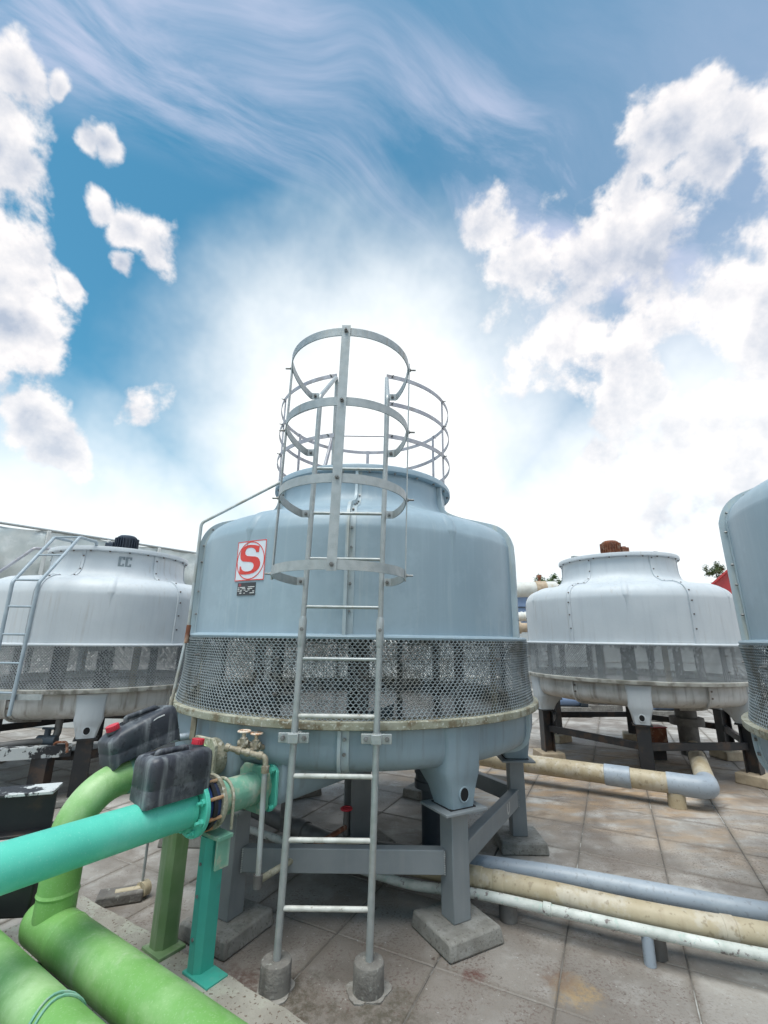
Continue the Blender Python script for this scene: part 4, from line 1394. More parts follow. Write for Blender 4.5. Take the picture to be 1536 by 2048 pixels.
# ---------------------------------------------------------------- cut open jerry cans used as valve covers
def rrect(hx, hy, r, n=5):
    pts = []
    for cx_, cy_, a0 in ((hx - r, hy - r, 0), (-hx + r, hy - r, 90), (-hx + r, -hy + r, 180), (hx - r, -hy + r, 270)):
        for k in range(n + 1):
            a = R(a0 + 90 * k / n)
            pts.append((cx_ + r * math.cos(a), cy_ + r * math.sin(a)))
    return pts


def jerry_can(name, origin, L, W, Hh, xa, ya, za, label, cap_at, slope=0.0, mark=False, arch=0.02):
    """xa along the can, ya across, za up; the base is cut open"""
    root = thing(name, origin, label, 'jerry can', 'cut jerry cans over the valves')
    o = V3(origin)
    hx, hy = L / 2, W / 2
    levels = [(0.0, 1.0, 1.0, .035), (.30, 1.0, 1.0, .035), (.33, .988, .98, .035), (.36, 1.0, 1.0, .035), (.80, 1.0, 1.0, .036), (.90, .985, .97, .038), (.965, .945, .90, .040), (1.0, .86, .74, .035)]
    mb = MB(); m = None
    for (t, kx, ky, rad) in levels:
        ring = rrect(hx * kx, hy * ky, rad)
        m = len(ring)
        for (a, b) in ring:
            zz = Hh * t
            if slope and t > .5:
                zz -= slope * max(0, (a / hx) * cap_at - .25) * (t - .5) * 2
            if t == 0:
                zz += arch * math.cos(math.pi * a / L) + .01 * math.sin(b * 23)
            mb.v.append(tuple(o + xa * a + ya * b + za * zz))
    for i in range(len(levels) - 1):
        for j in range(m):
            l = (j + 1) % m
            mb.f.append((i * m + j, i * m + l, (i + 1) * m + l, (i + 1) * m + j))
    # top deck with a trough under the grip
    base = len(mb.v)
    n1 = rrect(hx * .80, hy * .62, .03); n2 = rrect(hx * .62, hy * .40, .02); n3 = rrect(hx * .56, hy * .34, .02)
    def dz(a):
        return -slope * max(0, (a / hx) * cap_at - .25) if slope else 0
    for ring, zz, sh in ((n1, Hh * 1.004, 0), (n2, Hh * 1.0, -cap_at * .12 * hx), (n3, Hh * .90, -cap_at * .12 * hx)):
        for (a, b) in ring:
            mb.v.append(tuple(o + xa * (a + sh) + ya * b + za * (zz + dz(a + sh))))
    rows = [(len(levels) - 1) * m, base, base + m, base + 2 * m]
    for r0, r1 in zip(rows, rows[1:]):
        for j in range(m):
            l = (j + 1) % m
            mb.f.append((r0 + j, r0 + l, r1 + l, r1 + j))
    mb.f.append(tuple(rows[-1] + j for j in range(m)))
    b_ = mb.build('can_body', 'can', root, 0, 45)
    mb = MB()
    sh = -cap_at * .12 * hx
    g0 = o + xa * (sh - hx * .46); g1 = o + xa * (sh + hx * .46)
    mb.tube(fillet([g0 + za * (Hh * .93), g0 + za * (Hh * 1.035), g1 + za * (Hh * 1.035 + dz(sh + hx * .46)), g1 + za * (Hh * .90)], .02, 4), .014, 10)
    mb.build('grip', 'can', b_)
    cx_ = cap_at * hx * .70
    c0 = o + xa * cx_ + za * (Hh * .985 + dz(cx_)); nrm = (za + xa * (cap_at * .12)).normalized()
    u, w, _ = frame(nrm)
    mb = MB(); mb.cyl(c0, c0 + nrm * .012, .034, seg=20); mb.build('neck', 'can', b_)
    mb = MB()
    ring0 = []
    for k in range(36):
        a = 2 * math.pi * k / 36
        rr_ = .030 if k % 2 else .0325
        ring0.append((math.cos(a) * rr_, math.sin(a) * rr_))
    mb.prism(ring0, c0 + nrm * .012, u, w, nrm * .028)
    mb.build('cap', 'red_cap', root, .002)
    if mark:
        mb = MB(); q = o - ya * (hy * 1.001) + za * (Hh * .80) + xa * (hx * .35)
        mb.prism([(-.03, -.004), (-.01, .002), (.035, .004), (.032, .011), (.0, .009), (-.028, .003)], q, xa, za, -ya * .0015)
        mb.build('paint_fleck', 'white_mark', b_)
    return root


T1 = R(4)
xa1 = SN; ya1 = SU
jerry_can('jerry_can', tp(.615, .084, .0), .34, .19, .205, -SN, -SU, UP,
          'black jerry can with upright red cap sitting astride the turquoise pipe', 1)
ta = R(13)
xa2 = (-SN * math.cos(ta) + UP * math.sin(ta)).normalized()
za2 = (UP * math.cos(ta) + SN * math.sin(ta)).normalized()
za2 = (za2 - SU * .10).normalized(); ya2 = za2.cross(xa2).normalized()
jerry_can('jerry_can', gp(.65, .095, -.02), .37, .19, .20, xa2, ya2, za2,
          'tilted black jerry can with red cap at its low end over the green pipe', -1, slope=.09, mark=True, arch=.075)

# ---------------------------------------------------------------- drain valves on the sump
va = thing('drain_valve_set', (-.66, 3.0, .9), 'pair of scaled gate valves with small handwheels on the sump', 'valve')
mb = MB()
mb.tube([(-0.657, 3.050, 1.013), (-0.733, 2.920, 1.023), (-0.774, 2.895, 1.002)], .016, 12)
mb.tube([(-0.714, 3.050, 1.035), (-0.802, 2.900, 1.037), (-0.850, 2.900, 1.015)], .016, 12)
mb.build('valve_stems', 'brass', va)
mb = MB()
P0, P1, P2 = (-0.889, 2.880, 1.032), (-0.662, 2.870, 0.988), (-0.658, 2.870, 0.942)
mb.tube(fillet([P0, P1, P2], .025, 5), .016, 12)
for q in (P0, (-0.820, 2.877, 1.018), (-0.769, 2.875, 1.009), (-0.695, 2.872, 0.995)):
    mb.tube([V3(q) - Vector((.012, 0, -.003)), V3(q) + Vector((.012, 0, -.003))], .022, 10)
mb.tube([P2, V3(P2) - UP * .035], .023, 12)
mb.build('manifold', 'brass', va)
for (ppx, ppy, yy) in ((-0.805, 2.900, 1.064), (-0.736, 2.920, 1.050)):
    mb = MB()
    c = Vector((ppx, ppy, yy))
    mb.rev([(.001, yy + .045), (.010, yy + .045), (.012, yy + .02), (.022, yy + .015), (.024, yy - .03), (.001, yy - .035)], (ppx, ppy), n=14)
    mb.tube([c - Vector((.03, 0, 0)) - UP * .012, c + Vector((.03, 0, 0)) - UP * .012], .019, 12)
    g_ = mb.build('gate_valve', 'brass', va)
    mb = MB()
    mb.tube([c + UP * .052 + Vector((.034 * math.cos(q), .034 * math.sin(q), 0)) for q in [2 * math.pi * i / 20 for i in range(20)]], .0055, 8, closed=True)
    for q in range(4):
        a = q * math.pi / 2 + .4
        mb.tube([c + UP * .050, c + UP * .052 + Vector((.034 * math.cos(a), .034 * math.sin(a), 0))], .004, 6)
    mb.build('handwheel', 'wheel', g_)
mb = MB(); mb.cyl((-0.660, 3.020, 1.019), (-0.647, 3.060, 1.014), .032, seg=8); mb.build('wall_nut', 'navy', va)
# drain pipe going down and away
dp = thing('drain_pipe', (-.67, 2.9, .3), 'thin grey drain pipe dropping from the valves and slanting under the tower', 'pipe')
B0, B1, B2 = (-0.660, 2.870, 0.926), (-0.652, 2.870, 0.385), (-0.251, 3.750, 0.329)
mb = MB(); mb.tube([B0, B1], .0155, 12); mb.build('vertical_run', 'conduit', dp)
mb = MB(); mb.tube([V3(B1) + UP * .03, V3(B1) - UP * .03], .024, 12); mb.build('elbow', 'pvc_dark', dp)
mb = MB(); mb.tube([B1, V3(B1).lerp(V3(B2), .35)], .017, 12); mb.build('slanting_run', 'scale', dp)
mb = MB(); mb.tube([V3(B1).lerp(V3(B2), .35), B2], .017, 12); mb.build('rusty_run', 'rust', dp)
# inlet pipe at the back left of the sump with a wooden wedge
mp = thing('make_up_pipe', (-1.3, 3.3, 1.0), 'short grey and black pipe entering the basin behind the jerry cans', 'pipe')
mb = MB(); mb.tube([(-1.407, 3.300, 0.987), (-1.260, 3.360, 1.002)], .024, 14); mb.build('grey_end', 'pvc_grey', mp)
mb = MB(); mb.tube([(-1.266, 3.360, 1.002), (-1.218, 3.450, 0.998)], .033, 14); mb.build('black_end', 'rubber', mp)
mb = MB(); w0, w1 = V3((-1.229, 3.220, 1.150)), V3((-1.230, 3.220, 1.006))
mb.box((w0 + w1) / 2, (.035, .02, (w1 - w0).length), (Vector((1, 0, 0)), Vector((0, 1, 0)), (w0 - w1).normalized()))
tag(mb.build('wooden_prop', 'old_wood', None, .003), 'small upright wooden stick under the basin rim by the jerry cans', 'stick')

# dark vertical outlet and centre column under the main tower
oc = thing('outlet_pipe', (.43, 4.2, 0), 'dark flanged vertical outlet pipe under the tower behind the front right column', 'pipe')
mb = MB(); mb.rev([(.001, .02), (.088, .02), (.088, .46), (.092, .47), (.001, .47)], (.43, 4.2), n=28); mb.build('lower_pipe', 'navy', oc)
mb = MB(); mb.rev([(.001, .475), (.145, .475), (.145, .53), (.135, .535), (.135, .575), (.145, .58), (.145, .62), (.001, .62)], (.43, 4.2), n=36); fl = mb.build('flange_pair', 'navy', oc)
bolts([((*pol(36 * k, .128, (.43, 4.2)), .62), (0, 0, 1), .014, .016, .02) for k in range(10)], 'flange_bolt', 'navy', fl)
mb = MB(); mb.rev([(.001, .62), (.115, .62), (.12, .70), (.10, .85), (.001, .85)], (.43, 4.2), n=28); mb.build('upper_cone', 'navy', oc)
cc = thing('centre_column', (TC.x + .03, 4.15, 0), 'grey H section column under the middle of the tower', 'column')
mb = MB(); ibeam(mb, (TC.x + .03, 4.15, .12), (TC.x + .03, 4.15, .80), (math.cos(R(29)), math.sin(R(29)), 0), .17, .15, .014); mb.build('column_shaft', 'steel', cc)
mb = MB(); o, t, u = axes(29); mb.box((TC.x + .06, 4.15, .06), (.40, .44, .12), (o, t, u))
tag(mb.build('concrete_pad', 'concrete', None, .012), 'concrete pad under the H column in the middle of the tower', 'concrete pad', 'concrete pads under the grey frame')
vv = thing('floor_valve', (-.28, 4.0, 0), 'small floor valve with red wheel beside the centre column', 'valve')
mb = MB(); mb.tube([(-.26, 3.98, .0), (-.26, 3.98, .36)], .02, 12); mb.build('valve_body', 'pvc_dark', vv)
mb = MB(); mb.tube([Vector((-.26, 3.98, .375)) + Vector((.04 * math.cos(q), .04 * math.sin(q), 0)) for q in [2 * math.pi * i / 16 for i in range(16)]], .009, 8, closed=True)
mb.tube([(-.30, 3.98, .372), (-.22, 3.98, .372)], .007, 6); mb.build('handwheel', 'red_cap', vv)

# ---------------------------------------------------------------- ground pipes on the right
def ground_pipe(name, pts, r, mat, label, collars=(), cmat=None, sub=7, z=None):
    P = [V3(p) for p in pts]
    sm = []
    for i in range(len(P) - 1):
        p0, p1, p2, p3 = P[max(i - 1, 0)], P[i], P[i + 1], P[min(i + 2, len(P) - 1)]
        for k in range(sub):
            t = k / sub
            sm.append(.5 * (2 * p1 + (p2 - p0) * t + (2 * p0 - 5 * p1 + 4 * p2 - p3) * t * t + (3 * p1 - p0 - 3 * p2 + p3) * t ** 3))
    sm.append(P[-1])
    root = thing(name, P[0], label, 'pipe')
    mb = MB(); mb.tube(sm, r, 24); mb.build('pipe_run', mat, root)
    for (f, l, g) in collars:
        n = len(sm) - 1
        i = min(int(f * n), n - 1)
        a = sm[i].lerp(sm[i + 1], f * n - i); d = (sm[i + 1] - sm[i]).normalized()
        mb = MB(); mb.tube([a - d * l / 2, a - d * (l / 2 - .004), a + d * (l / 2 - .004), a + d * l / 2], [r * 1.0, r * g, r * g, r * 1.0], 24)
        mb.build('pipe_collar', cmat or mat, root)
    return root


ground_pipe('grey_pipe', [(.25, 3.80, .14), (.697, 3.636, .16), (1.13, 3.49, .17), (1.66, 3.265, .18), (2.21, 3.055, .18), (3.2, 2.75, .18)], .056, 'pvc_grey',
            'blue grey plastic pipe, rear one of three running right along the floor')
ground_pipe('brown_grey_pipe', [(-1.75, 5.25, .13), (-.95, 4.52, .13), (-.30, 3.97, .13), (.0, 3.86, .135), (.30, 3.78, .14)], .066, 'pvc_dark', 'grimy dark grey pipe with a tee lying under the tower', [(.36, .12, 1.14), (.56, .05, 1.1)])
mb = MB(); mb.tube([(-.80, 4.32, .10), (-.80, 4.32, .62)], .035, 14)
tag(mb.build('branch_pipe', 'pvc_dark', None), 'vertical dark grey branch pipe below the sump', 'pipe')
ground_pipe('cream_pipe', [(-.3, 3.92, .12), (.2, 3.64, .15), (.608, 3.444, .17), (1.041, 3.246, .18), (1.524, 3.028, .18), (2.043, 2.856, .18), (3.0, 2.58, .18)], .060, 'pvc_cream',
            'yellowed cream pipe in the middle of three running right along the floor', [(.335, .13, 1.07), (.395, .07, 1.05), (.79, .06, 1.06)])
ground_pipe('white_pipe', [(-1.6, 4.7, .07), (-.9, 4.28, .07), (-.2, 3.78, .08), (.2, 3.50, .10), (.60, 3.345, .125), (1.005, 3.138, .145), (1.466, 2.936, .15), (1.946, 2.76, .15), (2.82, 2.50, .15)], .028, 'pvc_white',
            'thin peeling white pipe, nearest of three along the floor', [(.62, .05, 1.2)])
ps = thing('pipe_support', (1.45, 2.93, 0), 'short grey plastic stub legs holding up the three floor pipes', 'pipe support')
mb = MB(); mb.tube([(1.452, 2.945, 0), (1.452, 2.945, .135)], .030, 16); mb.build('leg', 'pvc_grey', ps)
mb = MB(); mb.tube([(1.535, 3.01, 0), (1.535, 3.01, .13)], .045, 18); mb.build('leg', 'pvc_dark', ps)
ps = thing('pipe_support', (.72, 3.36, 0), 'dark stub leg under the floor pipes beside the front right column pad', 'pipe support')
mb = MB(); mb.tube([(.80, 3.33, 0), (.80, 3.33, .12)], .055, 18); mb.build('leg', 'pvc_dark', ps)

# big cream drain with elbow by the right rear tower
DZ = .215
d0, d1, d2 = Vector((-.2, 7.11, DZ)), Vector((3.36, 5.18, DZ)), Vector((4.42, 6.98, DZ))
bd = thing('cream_drain_pipe', (d1.x, d1.y, 0), 'fat cream drain pipe with blue grey elbow in front of the right rear tower', 'pipe')
da = (d1 - d0).normalized(); db = (d2 - d1).normalized()
mb = MB(); mb.tube([d0, d1 - da * .18], .098, 28); mb.build('long_run', 'pvc_cream', bd)
mb = MB(); mb.tube(fillet([d1 - da * .36, d1, d1 + db * .22], .10, 10), .106, 28); mb.build('elbow', 'pvc_grey', bd)
mb = MB(); mb.tube([d1 + db * .17, d2], .098, 28); mb.build('back_run', 'pvc_cream', bd)
for f, l, mt in ((.255, .10, 'rubber'), (.42, .22, 'pvc_cream'), (.735, .26, 'pvc_grey'), (.30, .14, 'pvc_grey')):
    a = d0.lerp(d1, f + .06)
    mb = MB(); mb.tube([a - da * l / 2, a - da * (l / 2 - .005), a + da * (l / 2 - .005), a + da * l / 2], [.098, .107, .107, .098], 28)
    mb.build('coupling', mt, bd)
a = d1.lerp(d2, .72)
mb = MB(); mb.tube([a, a + db * .25], .108, 28); mb.build('coupling', 'pvc_dark', bd)
mb = MB(); mb.rev([(.001, 0), (.085, 0), (.083, .14), (.001, .14)], (3.10, 5.315), n=24); mb.build('stub_leg', 'pvc_cream', bd)
# outlet under the right tower
ro = thing('outlet_pipe', (4.45, 7.1, 0), 'grey flanged outlet pipe below the right rear tower', 'pipe')
mb = MB(); mb.rev([(.001, .1), (.13, .1), (.13, .50), (.22, .50), (.22, .60), (.14, .60), (.14, .86), (.001, .86)], (4.45, 7.1), n=28); mb.build('pipe_stack', 'pvc_dark', ro)
rb_ = thing('red_box', (4.0, 7.3, 0), 'dark red box under the right rear tower', 'box')
mb = MB(); mb.box((4.02, 7.3, .30), (.36, .2, .26)); mb.build('box_shell', 'rust', rb_, .01)
mb = MB(); mb.box((4.02, 7.3, .438), (.38, .22, .014)); mb.build('lid', 'roof_red', rb_, .003)
mb = MB(); mb.box((4.02, 7.3, .085), (.28, .16, .17)); mb.build('box_base', 'black', rb_)

# ---------------------------------------------------------------- things at the left
bl = thing('black_beam', (-2.3, 2.85, .4), 'black steel beam with peeling white top at the left edge', 'beam')
q0, q1 = V3((-2.445, 2.750, 0.691)), V3((-1.871, 2.950, 0.630))
d = (q1 - q0); d.z = 0; d.normalize(); s = Vector((-d.y, d.x, 0))
zt = .80
mb = MB(); mb.box((q0 + q1) / 2 * Vector((1, 1, 0)) + UP * (zt - .008) if False else Vector(((q0.x + q1.x) / 2, (q0.y + q1.y) / 2, zt - .008)), ((q1 - q0).length, .17, .016), (d, s, UP)); mb.build('top_flange', 'peel', bl, .003)
mb = MB(); mb.box(((q0.x + q1.x) / 2, (q0.y + q1.y) / 2, zt - .11), ((q1 - q0).length, .016, .188), (d, s, UP)); mb.build('web', 'black', bl)
mb = MB(); mb.box(((q0.x + q1.x) / 2, (q0.y + q1.y) / 2, zt - .21), ((q1 - q0).length, .17, .016), (d, s, UP)); mb.build('bottom_flange', 'black', bl, .003)
mb = MB(); mb.box((q1.x - d.x * .35, q1.y - d.y * .35, .29), (.12, .12, .58), (d, s, UP)); mb.build('leg', 'black', bl)
b2 = thing('black_beam', (-2.2, 2.6, .3), 'lower black channel with flaking paint behind the green riser', 'beam')
q0, q1 = V3((-2.272, 2.550, 0.452)), V3((-1.668, 2.620, 0.406))
d = (q1 - q0); d.z = 0; d.normalize(); s = Vector((-d.y, d.x, 0))
mb = MB(); mb.box(((q0.x + q1.x) / 2, (q0.y + q1.y) / 2, .43), ((q1 - q0).length, .10, .15), (d, s, UP)); mb.build('channel', 'black', b2, .01)
mb = MB(); mb.box(((q0.x + q1.x) / 2, (q0.y + q1.y) / 2 - .012, .508), ((q1 - q0).length, .12, .006), (d, s, UP)); mb.build('flaking_top', 'peel', b2)
mb = MB(); mb.box(((q0.x + q1.x) / 2, (q0.y + q1.y) / 2, .20), (.14, .1, .36), (d, s, UP)); mb.build('leg', 'black', b2)
# drain stub with thin rod
ds = thing('drain_stub', (-1.5, 3.4, 0), 'cream drain fitting with thin rod beside the green post', 'drain')
c = V3((-1.555, 3.506, .05))
mb = MB(); mb.tube([c - Vector((.14, .06, 0)), c], .022, 12); mb.tube([c - Vector((0, .015, 0)), c + Vector((.02, .03, 0))], [.045, .045], 16); mb.build('fitting', 'pvc_cream', ds)
mb = MB(); mb.tube([c + UP * .02, c + UP * .30], .009, 8); mb.build('rod', 'galv', ds)
mb = MB(); mb.tube(fillet([c + UP * .30, c + UP * .42, c + UP * .42 + Vector((.35, .15, 0))], .05), .035, 14); mb.build('elbow_pipe', 'pvc_dark', ds)
mb = MB()
q0, q1 = V3((-1.782, 3.394, 0)), V3((-1.530, 3.484, 0))
d = (q1 - q0).normalized(); s = Vector((-d.y, d.x, 0))
mb.box((q0 + q1) / 2 + UP * .03 + s * .03, ((q1 - q0).length, .12, .06), (d, s, UP))
tag(mb.build('concrete_offcut', 'concrete_dark', None, .01), 'broken concrete strip lying on the wet floor near the kerb', 'concrete slab')

# pale blue ladder on the left tower
ll = thing('access_ladder', (-5.3, 5.0, .3), 'pale blue tube ladder climbing over the left white tower', 'ladder')
Lr = [(-3.753, 4.620, 0.893), (-3.781, 4.620, 2.153), (-3.959, 5.300, 2.764), (-3.959, 5.620, 2.782), (-3.950, 5.620, 2.737)]
Rr = [(-3.518, 4.620, 0.897), (-3.510, 4.620, 2.152), (-3.655, 5.300, 2.774), (-3.653, 5.620, 2.780), (-3.645, 5.620, 2.735)]
for P in (Lr, Rr):
    mb = MB(); mb.tube(fillet(P, .06, 6), .0175, 12); mb.build('rail', 'ladder_blue', ll)
def on(P, z):
    for a, b in zip(P, P[1:]):
        if (a[2] - z) * (b[2] - z) <= 0 and abs(a[2] - b[2]) > 1e-6:
            t = (z - a[2]) / (b[2] - a[2]); return V3(a).lerp(V3(b), t)
    return None
for z in (1.10, 1.37, 1.64, 1.91, 2.18, 2.50):
    a, b = on(Lr, z), on(Rr, z)
    if a is not None and b is not None:
        mb = MB(); mb.tube([a, b], .011, 8); mb.build('rung', 'ladder_blue', ll)
mb = MB(); mb.tube([V3(Lr[2]), V3(Rr[2])], .011, 8); mb.build('rung', 'ladder_blue', ll)
a, b = on(Lr, 1.06), on(Rr, 1.06)
mb = MB(); mb.box((a + b) / 2 + Vector((0, .03, 0)), (.75, .02, .05)); mb.build('bracket', 'galv', ll)
mb = MB(); mb.tube(fillet([(-5.241, 5.900, 2.245), (-4.806, 6.100, 2.772), (-4.707, 6.300, 2.805)], .05), .02, 10)
tag(mb.build('handrail', 'rail_grey', None), 'pale sloping handrail behind the pale blue ladder', 'handrail')

# rusty pipework under the left tower
rp = thing('rusty_pipe_rack', (-4.4, 5.5, .4), 'rusty black pipe rack with valve below the left tower', 'pipe rack')
q0, q1 = V3((-3.862, 4.700, 0.533)), V3((-3.236, 5.200, 0.483))
d = (q1 - q0).normalized(); s = Vector((-d.y, d.x, 0)).normalized()
mb = MB(); mb.box((q0 + q1) / 2, ((q1 - q0).length, .10, .11), (d, s, UP)); mb.build('beam', 'peel', rp, .004)
for k, t in enumerate((.12, .72)):
    c = q0.lerp(q1, t); mb = MB(); mb.box((c.x, c.y, (c.z - .055) / 2), (.16, .12, c.z - .055)); mb.build('leg', 'black', rp)
v0 = V3((-3.685, 5.000, 0.575)); v1 = V3((-3.412, 5.200, 0.575))
mb = MB(); mb.tube(fillet([V3((-4.040, 4.900, 0.538)), v0, v1, v1 + UP * .45], .08), .035, 12); mb.build('pipe', 'pvc_dark', rp)
mb = MB(); c = v0.lerp(v1, .75); mb.tube([c, c + UP * .12], .03, 12); mb.tube([c + UP * .12 - Vector((.06, 0, 0)), c + UP * .12 + Vector((.06, 0, 0))], .012, 8); mb.tube([c - Vector((.09, 0, 0)), c + Vector((.09, .02, 0))], .055, 14)
mb.build('valve', 'navy', rp)
mb = MB(); mb.tube(fillet([(-3.336, 5.100, 0.448), (-3.362, 5.100, 0.573), (-3.229, 5.100, 0.579), (-3.210, 5.100, 0.482)], .03), .013, 8); mb.build('bent_rod', 'rust', rp)

# ---------------------------------------------------------------- behind the towers
# silver wrapped duct on the left
def duct(name, a, b, z0, z1, mat, label, cat, seed):
    rr = random.Random(seed)
    a, b = V3(a), V3(b)
    d = (b - a).normalized(); nrm = Vector((d.y, -d.x, 0))
    nx, nz = 60, 10
    mb = MB()
    for i in range(nx + 1):
        for k in range(nz + 1):
            t = k / nz
            p = a.lerp(b, i / nx)
            bul = .10 * math.sin(math.pi * t) + .05 * math.sin(i * .9 + 3 * t) * math.sin(math.pi * t) + rr.uniform(-.035, .035)
            sag = .06 * math.sin(i * .33) if k == nz else 0
            q = p + nrm * bul
            mb.v.append((q.x, q.y, z0 + (z1 - z0) * t + sag))
    for i in range(nx):
        for k in range(nz):
            mb.f.append((i * (nz + 1) + k, (i + 1) * (nz + 1) + k, (i + 1) * (nz + 1) + k + 1, i * (nz + 1) + k + 1))
    o = len(mb.v)
    for i in range(nx + 1):
        p = a.lerp(b, i / nx) - nrm * 1.2
        mb.v.append((p.x, p.y, z1 - .05)); mb.v.append((p.x, p.y, z0))
    for i in range(nx):
        mb.f.append((i * (nz + 1) + nz, (i + 1) * (nz + 1) + nz, o + 2 * (i + 1), o + 2 * i))
        mb.f.append((o + 2 * i, o + 2 * (i + 1), o + 2 * (i + 1) + 1, o + 2 * i + 1))
        mb.f.append((o + 2 * i + 1, o + 2 * (i + 1) + 1, (i + 1) * (nz + 1), i * (nz + 1)))
    root = thing(name, (a.x, a.y, 0), label, cat)
    mb.build('foil_wrap', mat, root, 0, 70)
    for i in range(0, nx + 1, 10):
        p = a.lerp(b, i / nx) + nrm * .12
        m2 = MB(); m2.box((p.x, p.y, (z0 + z1) / 2), (.10, .05, z1 - z0), (d, nrm, UP)); m2.build('wrap_seam', 'wall_white', root, .02)
        m2 = MB(); m2.box((p.x - nrm.x * .5, p.y - nrm.y * .5, z0 / 2), (.15, .15, z0)); m2.build('stand_leg', 'steel', root)
    m2 = MB(); m2.tube([a + nrm * .03 + UP * (z1 + .03), b + nrm * .03 + UP * (z1 + .03)], .035, 8); m2.build('top_tube', 'galv', root)
    m2 = MB(); m2.box((a + b) / 2 + UP * (z0 - .10) - nrm * .1, ((b - a).length, .5, .14), (d, nrm, UP)); m2.build('base_beam', 'old_wood', root)
    return root


duct('wrapped_duct', (-11.6, 10.2, 0), (-5.6, 17.3, 0), 2.75, 4.45, 'tarp', 'long silver foil wrapped duct behind the left white tower', 'duct', 4)
w = thing('parapet_wall', (-6, 10, 0), 'low white parapet wall behind the left tower legs', 'wall')
mb = MB(); mb.box((-7.0, 9.0, .42), (9.0, .2, .84)); mb.build('wall_body', 'wall_white', w, .01)
mb = MB(); mb.box((-7.0, 9.0, .87), (9.1, .32, .06)); mb.build('coping', 'concrete', w, .01)
w = thing('parapet_wall', (8, 19, 0), 'low pale parapet wall far behind the right rear tower', 'wall')
mb = MB(); mb.box((8.0, 19.0, .40), (26, .2, .80)); mb.build('wall_body', 'wall_white', w, .01)
mb = MB(); mb.box((8.0, 19.0, .83), (26.1, .3, .06)); mb.build('coping', 'concrete', w, .01)
w = thing('pipe_fence', (7, 12.6, 0), 'white tube rail on short posts behind the right rear tower', 'railing')
for z in (.32, .62):
    mb = MB(); mb.tube([(1.2, 13.4, z), (12.5, 12.0, z)], .05, 10); mb.build('rail', 'pipe_white', w)
for k in range(9):
    t = k / 8; x, y = 1.2 + 11.3 * t, 13.4 - 1.4 * t
    mb = MB(); mb.tube([(x, y, 0), (x, y, .66)], .04, 10); mb.build('post', 'pipe_white', w)
for k, (x, y, lb) in enumerate(((4.3, 11.0, 'small blue pump on the floor left behind the right rear tower'), (6.2, 10.6, 'small blue pump seen between the right tower legs'), (5.2, 11.4, 'small blue pump furthest back behind the right rear tower'))):
    pu = thing('water_pump', (x, y, 0), lb, 'pump', 'blue pumps behind the right tower')
    mb = MB(); mb.tube([(x - .25, y, .35), (x + .18, y, .35)], .13, 16); mb.build('motor', 'wall_blue', pu)
    mb = MB(); mb.tube([(x + .18, y, .33), (x + .34, y, .33)], .18, 18); mb.tube([(x + .27, y, .4), (x + .27, y, .78)], .05, 12); mb.build('volute', 'navy', pu)
    mb = MB(); mb.box((x, y, .11), (.8, .36, .2)); mb.build('plinth', 'concrete_dark', pu, .01)

# pipes and cladding seen in the gap right of the main tower
pp = thing('white_main_pipe', (4.5, 14, 0), 'large old white pipe with a rust streaked valve behind the right rear tower', 'pipe')
A0, A1 = V3((3.386, 14.000, 3.115)), V3((5.277, 14.000, 3.172))
mb = MB(); mb.tube([A0, A1, A1 + Vector((.10, .05, -.03)), A1 + Vector((.16, .08, -.08))], [.235, .235, .20, .10], 24); mb.build('pipe_run', 'pipe_white', pp)
c = A0.lerp(A1, .78)
mb = MB(); mb.tube([c - Vector((.16, 0, 0)), c + Vector((.16, 0, 0))], .25, 24); mb.build('rusty_band', 'pipe_tan', pp)
mb = MB(); mb.tube([c + UP * .22, c + UP * .36], .04, 10); mb.tube([c + UP * .36, c + UP * .44], .075, 12); mb.build('vent_valve', 'rust', pp)
for k, x in enumerate((A0.x + .1, A1.x - .2)):
    mb = MB(); mb.box((x, 14.0, (A0.z - .24) / 2), (.14, .14, A0.z - .24)); mb.build('stand', 'steel', pp)
p2_ = thing('white_stub_pipe', (4.5, 13, 0), 'white ribbed pipe end in the gap right of the big tower', 'pipe')
c0, c1 = V3((3.191, 12.500, 2.249)), V3((4.211, 12.500, 2.262))
mb = MB(); mb.tube([c0, c1], .115, 20)
for t in (.55, .66, .78): mb.tube([c0.lerp(c1, t), c0.lerp(c1, t + .05)], .13, 20)
mb.build('pipe_run', 'pipe_white', p2_)
mb = MB(); mb.box((c0.x + .3, 12.5, (c0.z - .1) / 2), (.1, .1, c0.z - .1)); mb.build('stand', 'steel', p2_)
p3_ = thing('tan_stub_pipe', (4.4, 12.3, 0), 'tan flanged pipe end below the white one right of the big tower', 'pipe')
c0, c1 = V3((3.124, 12.300, 1.954)), V3((3.921, 12.300, 1.965))
mb = MB(); mb.tube([c0, c1], .12, 20); mb.tube([c0.lerp(c1, .62), c0.lerp(c1, .68)], .16, 20); mb.build('pipe_run', 'pipe_tan', p3_)
mb = MB(); mb.box((c0.x + .3, 12.3, (c0.z - .1) / 2), (.1, .1, c0.z - .1)); mb.build('stand', 'steel', p3_)
bb_ = thing('blue_clad_building', (6.5, 24, 0), 'blue clad low building behind the white pipes', 'building')
mb = MB(); mb.box((6.6, 24.5, 1.85), (7, 4, 3.7)); mb.build('wall', 'wall_blue', bb_, .02)
for k in range(5):
    mb = MB(); mb.box((6.6, 22.47, .7 + .62 * k), (7.04, .05, .05)); mb.build('cladding_rail', 'navy', bb_)
mb = MB(); mb.box((6.6, 24.5, 3.76), (7.3, 4.3, .12)); mb.build('roof', 'pipe_white', bb_)
ph_ = thing('plant_room', (9, 21, 0), 'long low white plant room behind the right rear tower', 'building')
mb = MB(); mb.box((11.5, 21.2, 1.1), (19, 3, 2.2)); mb.build('wall', 'wall_white', ph_, .02)
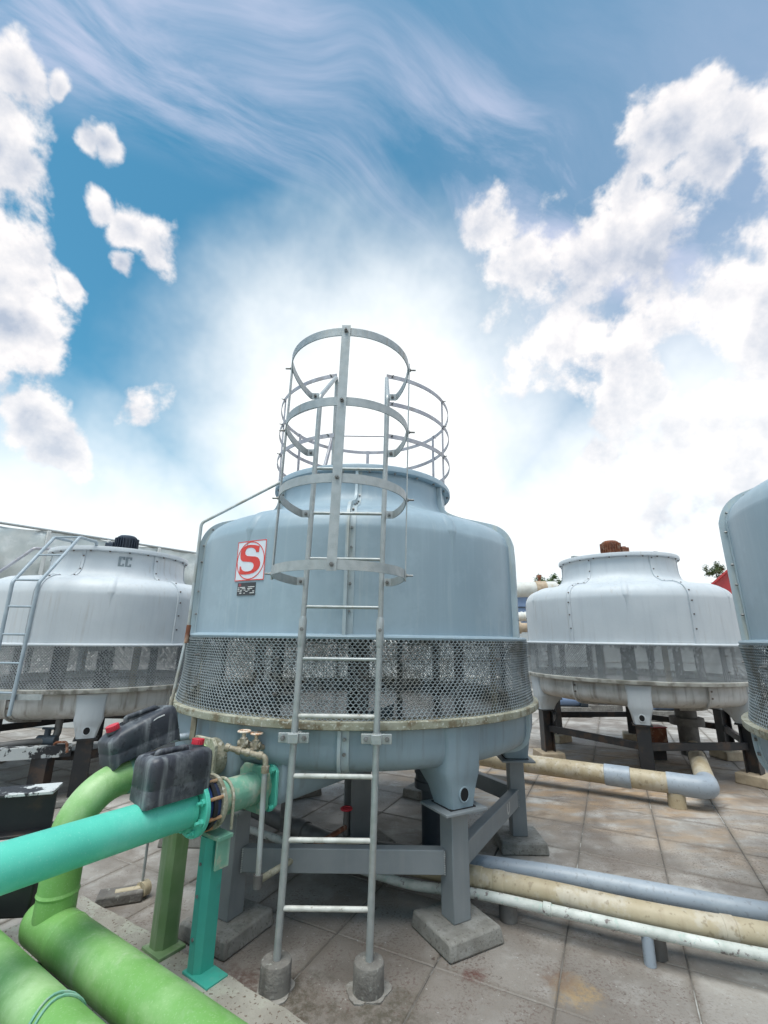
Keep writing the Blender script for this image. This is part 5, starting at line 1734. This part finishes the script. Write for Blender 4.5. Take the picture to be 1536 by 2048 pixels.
mb = MB(); mb.box((11.5, 21.2, 2.24), (19.3, 3.3, .08)); mb.build('roof', 'concrete', ph_)
rh = thing('red_gabled_building', (25, 30, 0), 'red gabled shed far behind the right rear tower', 'building')
g0, g1, g2 = V3((18.662, 26.000, 4.704)), V3((22.661, 26.000, 7.767)), V3((26.945, 26.000, 4.876))
mb = MB(); mb.add([g0, g1, g2, (g2.x, 26, 0), (g0.x, 26, 0)] + [V3(p) + Vector((8.5, 9, 0)) for p in (g0, g1, g2, (g2.x, 26, 0), (g0.x, 26, 0))],
                  [(0, 1, 2, 3, 4), (9, 8, 7, 6, 5), (0, 5, 6, 1), (1, 6, 7, 2), (2, 7, 8, 3), (4, 9, 5, 0)])
mb.build('gable_wall', 'roof_red', rh)
mb = MB()
dd = Vector((0, -.3, 0))
for a, b in ((g0, g1), (g1, g2)):
    e = (b - a).normalized(); a2, b2 = a - e * .3, b + e * .05
    mb.add([a2 + dd, b2 + dd, b2 + Vector((8.6, 9.2, 0)), a2 + Vector((8.6, 9.2, 0)), a2 + dd + UP * .12, b2 + dd + UP * .12, b2 + Vector((8.6, 9.2, .12)), a2 + Vector((8.6, 9.2, .12))],
           [(0, 1, 2, 3), (7, 6, 5, 4), (0, 4, 5, 1), (2, 6, 7, 3), (0, 3, 7, 4), (1, 5, 6, 2)])
mb.build('roof', 'roof_red', rh)


def tree(base, top, rad, label, seed):
    rr = random.Random(seed)
    b, t = V3(base), V3(top)
    root = thing('tree', b, label, 'tree', 'trees beyond the roof')
    mb = MB(); mb.tube([b, b.lerp(t, .5) + Vector((.1, 0, 0)), t - UP * rad * .3], [rad * .13, rad * .1, rad * .04], 10)
    for k in range(7):
        a = rr.uniform(0, 6.28); s_ = b.lerp(t, rr.uniform(.55, .9))
        mb.tube([s_, s_ + Vector((math.cos(a) * rad * .7, math.sin(a) * rad * .7, rad * rr.uniform(.1, .5)))], [rad * .045, rad * .015], 6)
    mb.build('trunk', 'bark', root)
    mb = MB()
    clumps = []
    for k in range(26):
        d_ = Vector((rr.gauss(0, 1), rr.gauss(0, 1), rr.gauss(0, .8))).normalized() * rad * rr.uniform(.35, .95)
        clumps.append((t - UP * rad * .45 + d_, rad * rr.uniform(.18, .34)))
    for c_, cr in clumps:
        for _ in range(90):
            p = c_ + Vector((rr.gauss(0, .5), rr.gauss(0, .5), rr.gauss(0, .45))) * cr
            u_, w_, _n = frame(Vector((rr.uniform(-1, 1), rr.uniform(-1, 1), rr.uniform(.0, 1)))) 
            l = rad * rr.uniform(.05, .09)
            mb.add([p - u_ * l, p - w_ * l * .45, p + u_ * l, p + w_ * l * .45], [(0, 1, 2, 3)])
    mb.build('crown', 'leaf', root)


a = (11.059, 30.000, 5.491)
tree((a[0], 30, 0), (a[0], 30, a[2] + .12), .85, 'small tree top showing above the white pipe behind the right tower', 5)
a = (22.301, 30.000, 6.451)
tree((a[0], 30, 0), (a[0], 30, a[2] + .1), .65, 'small tree top beside the red gabled shed', 6)
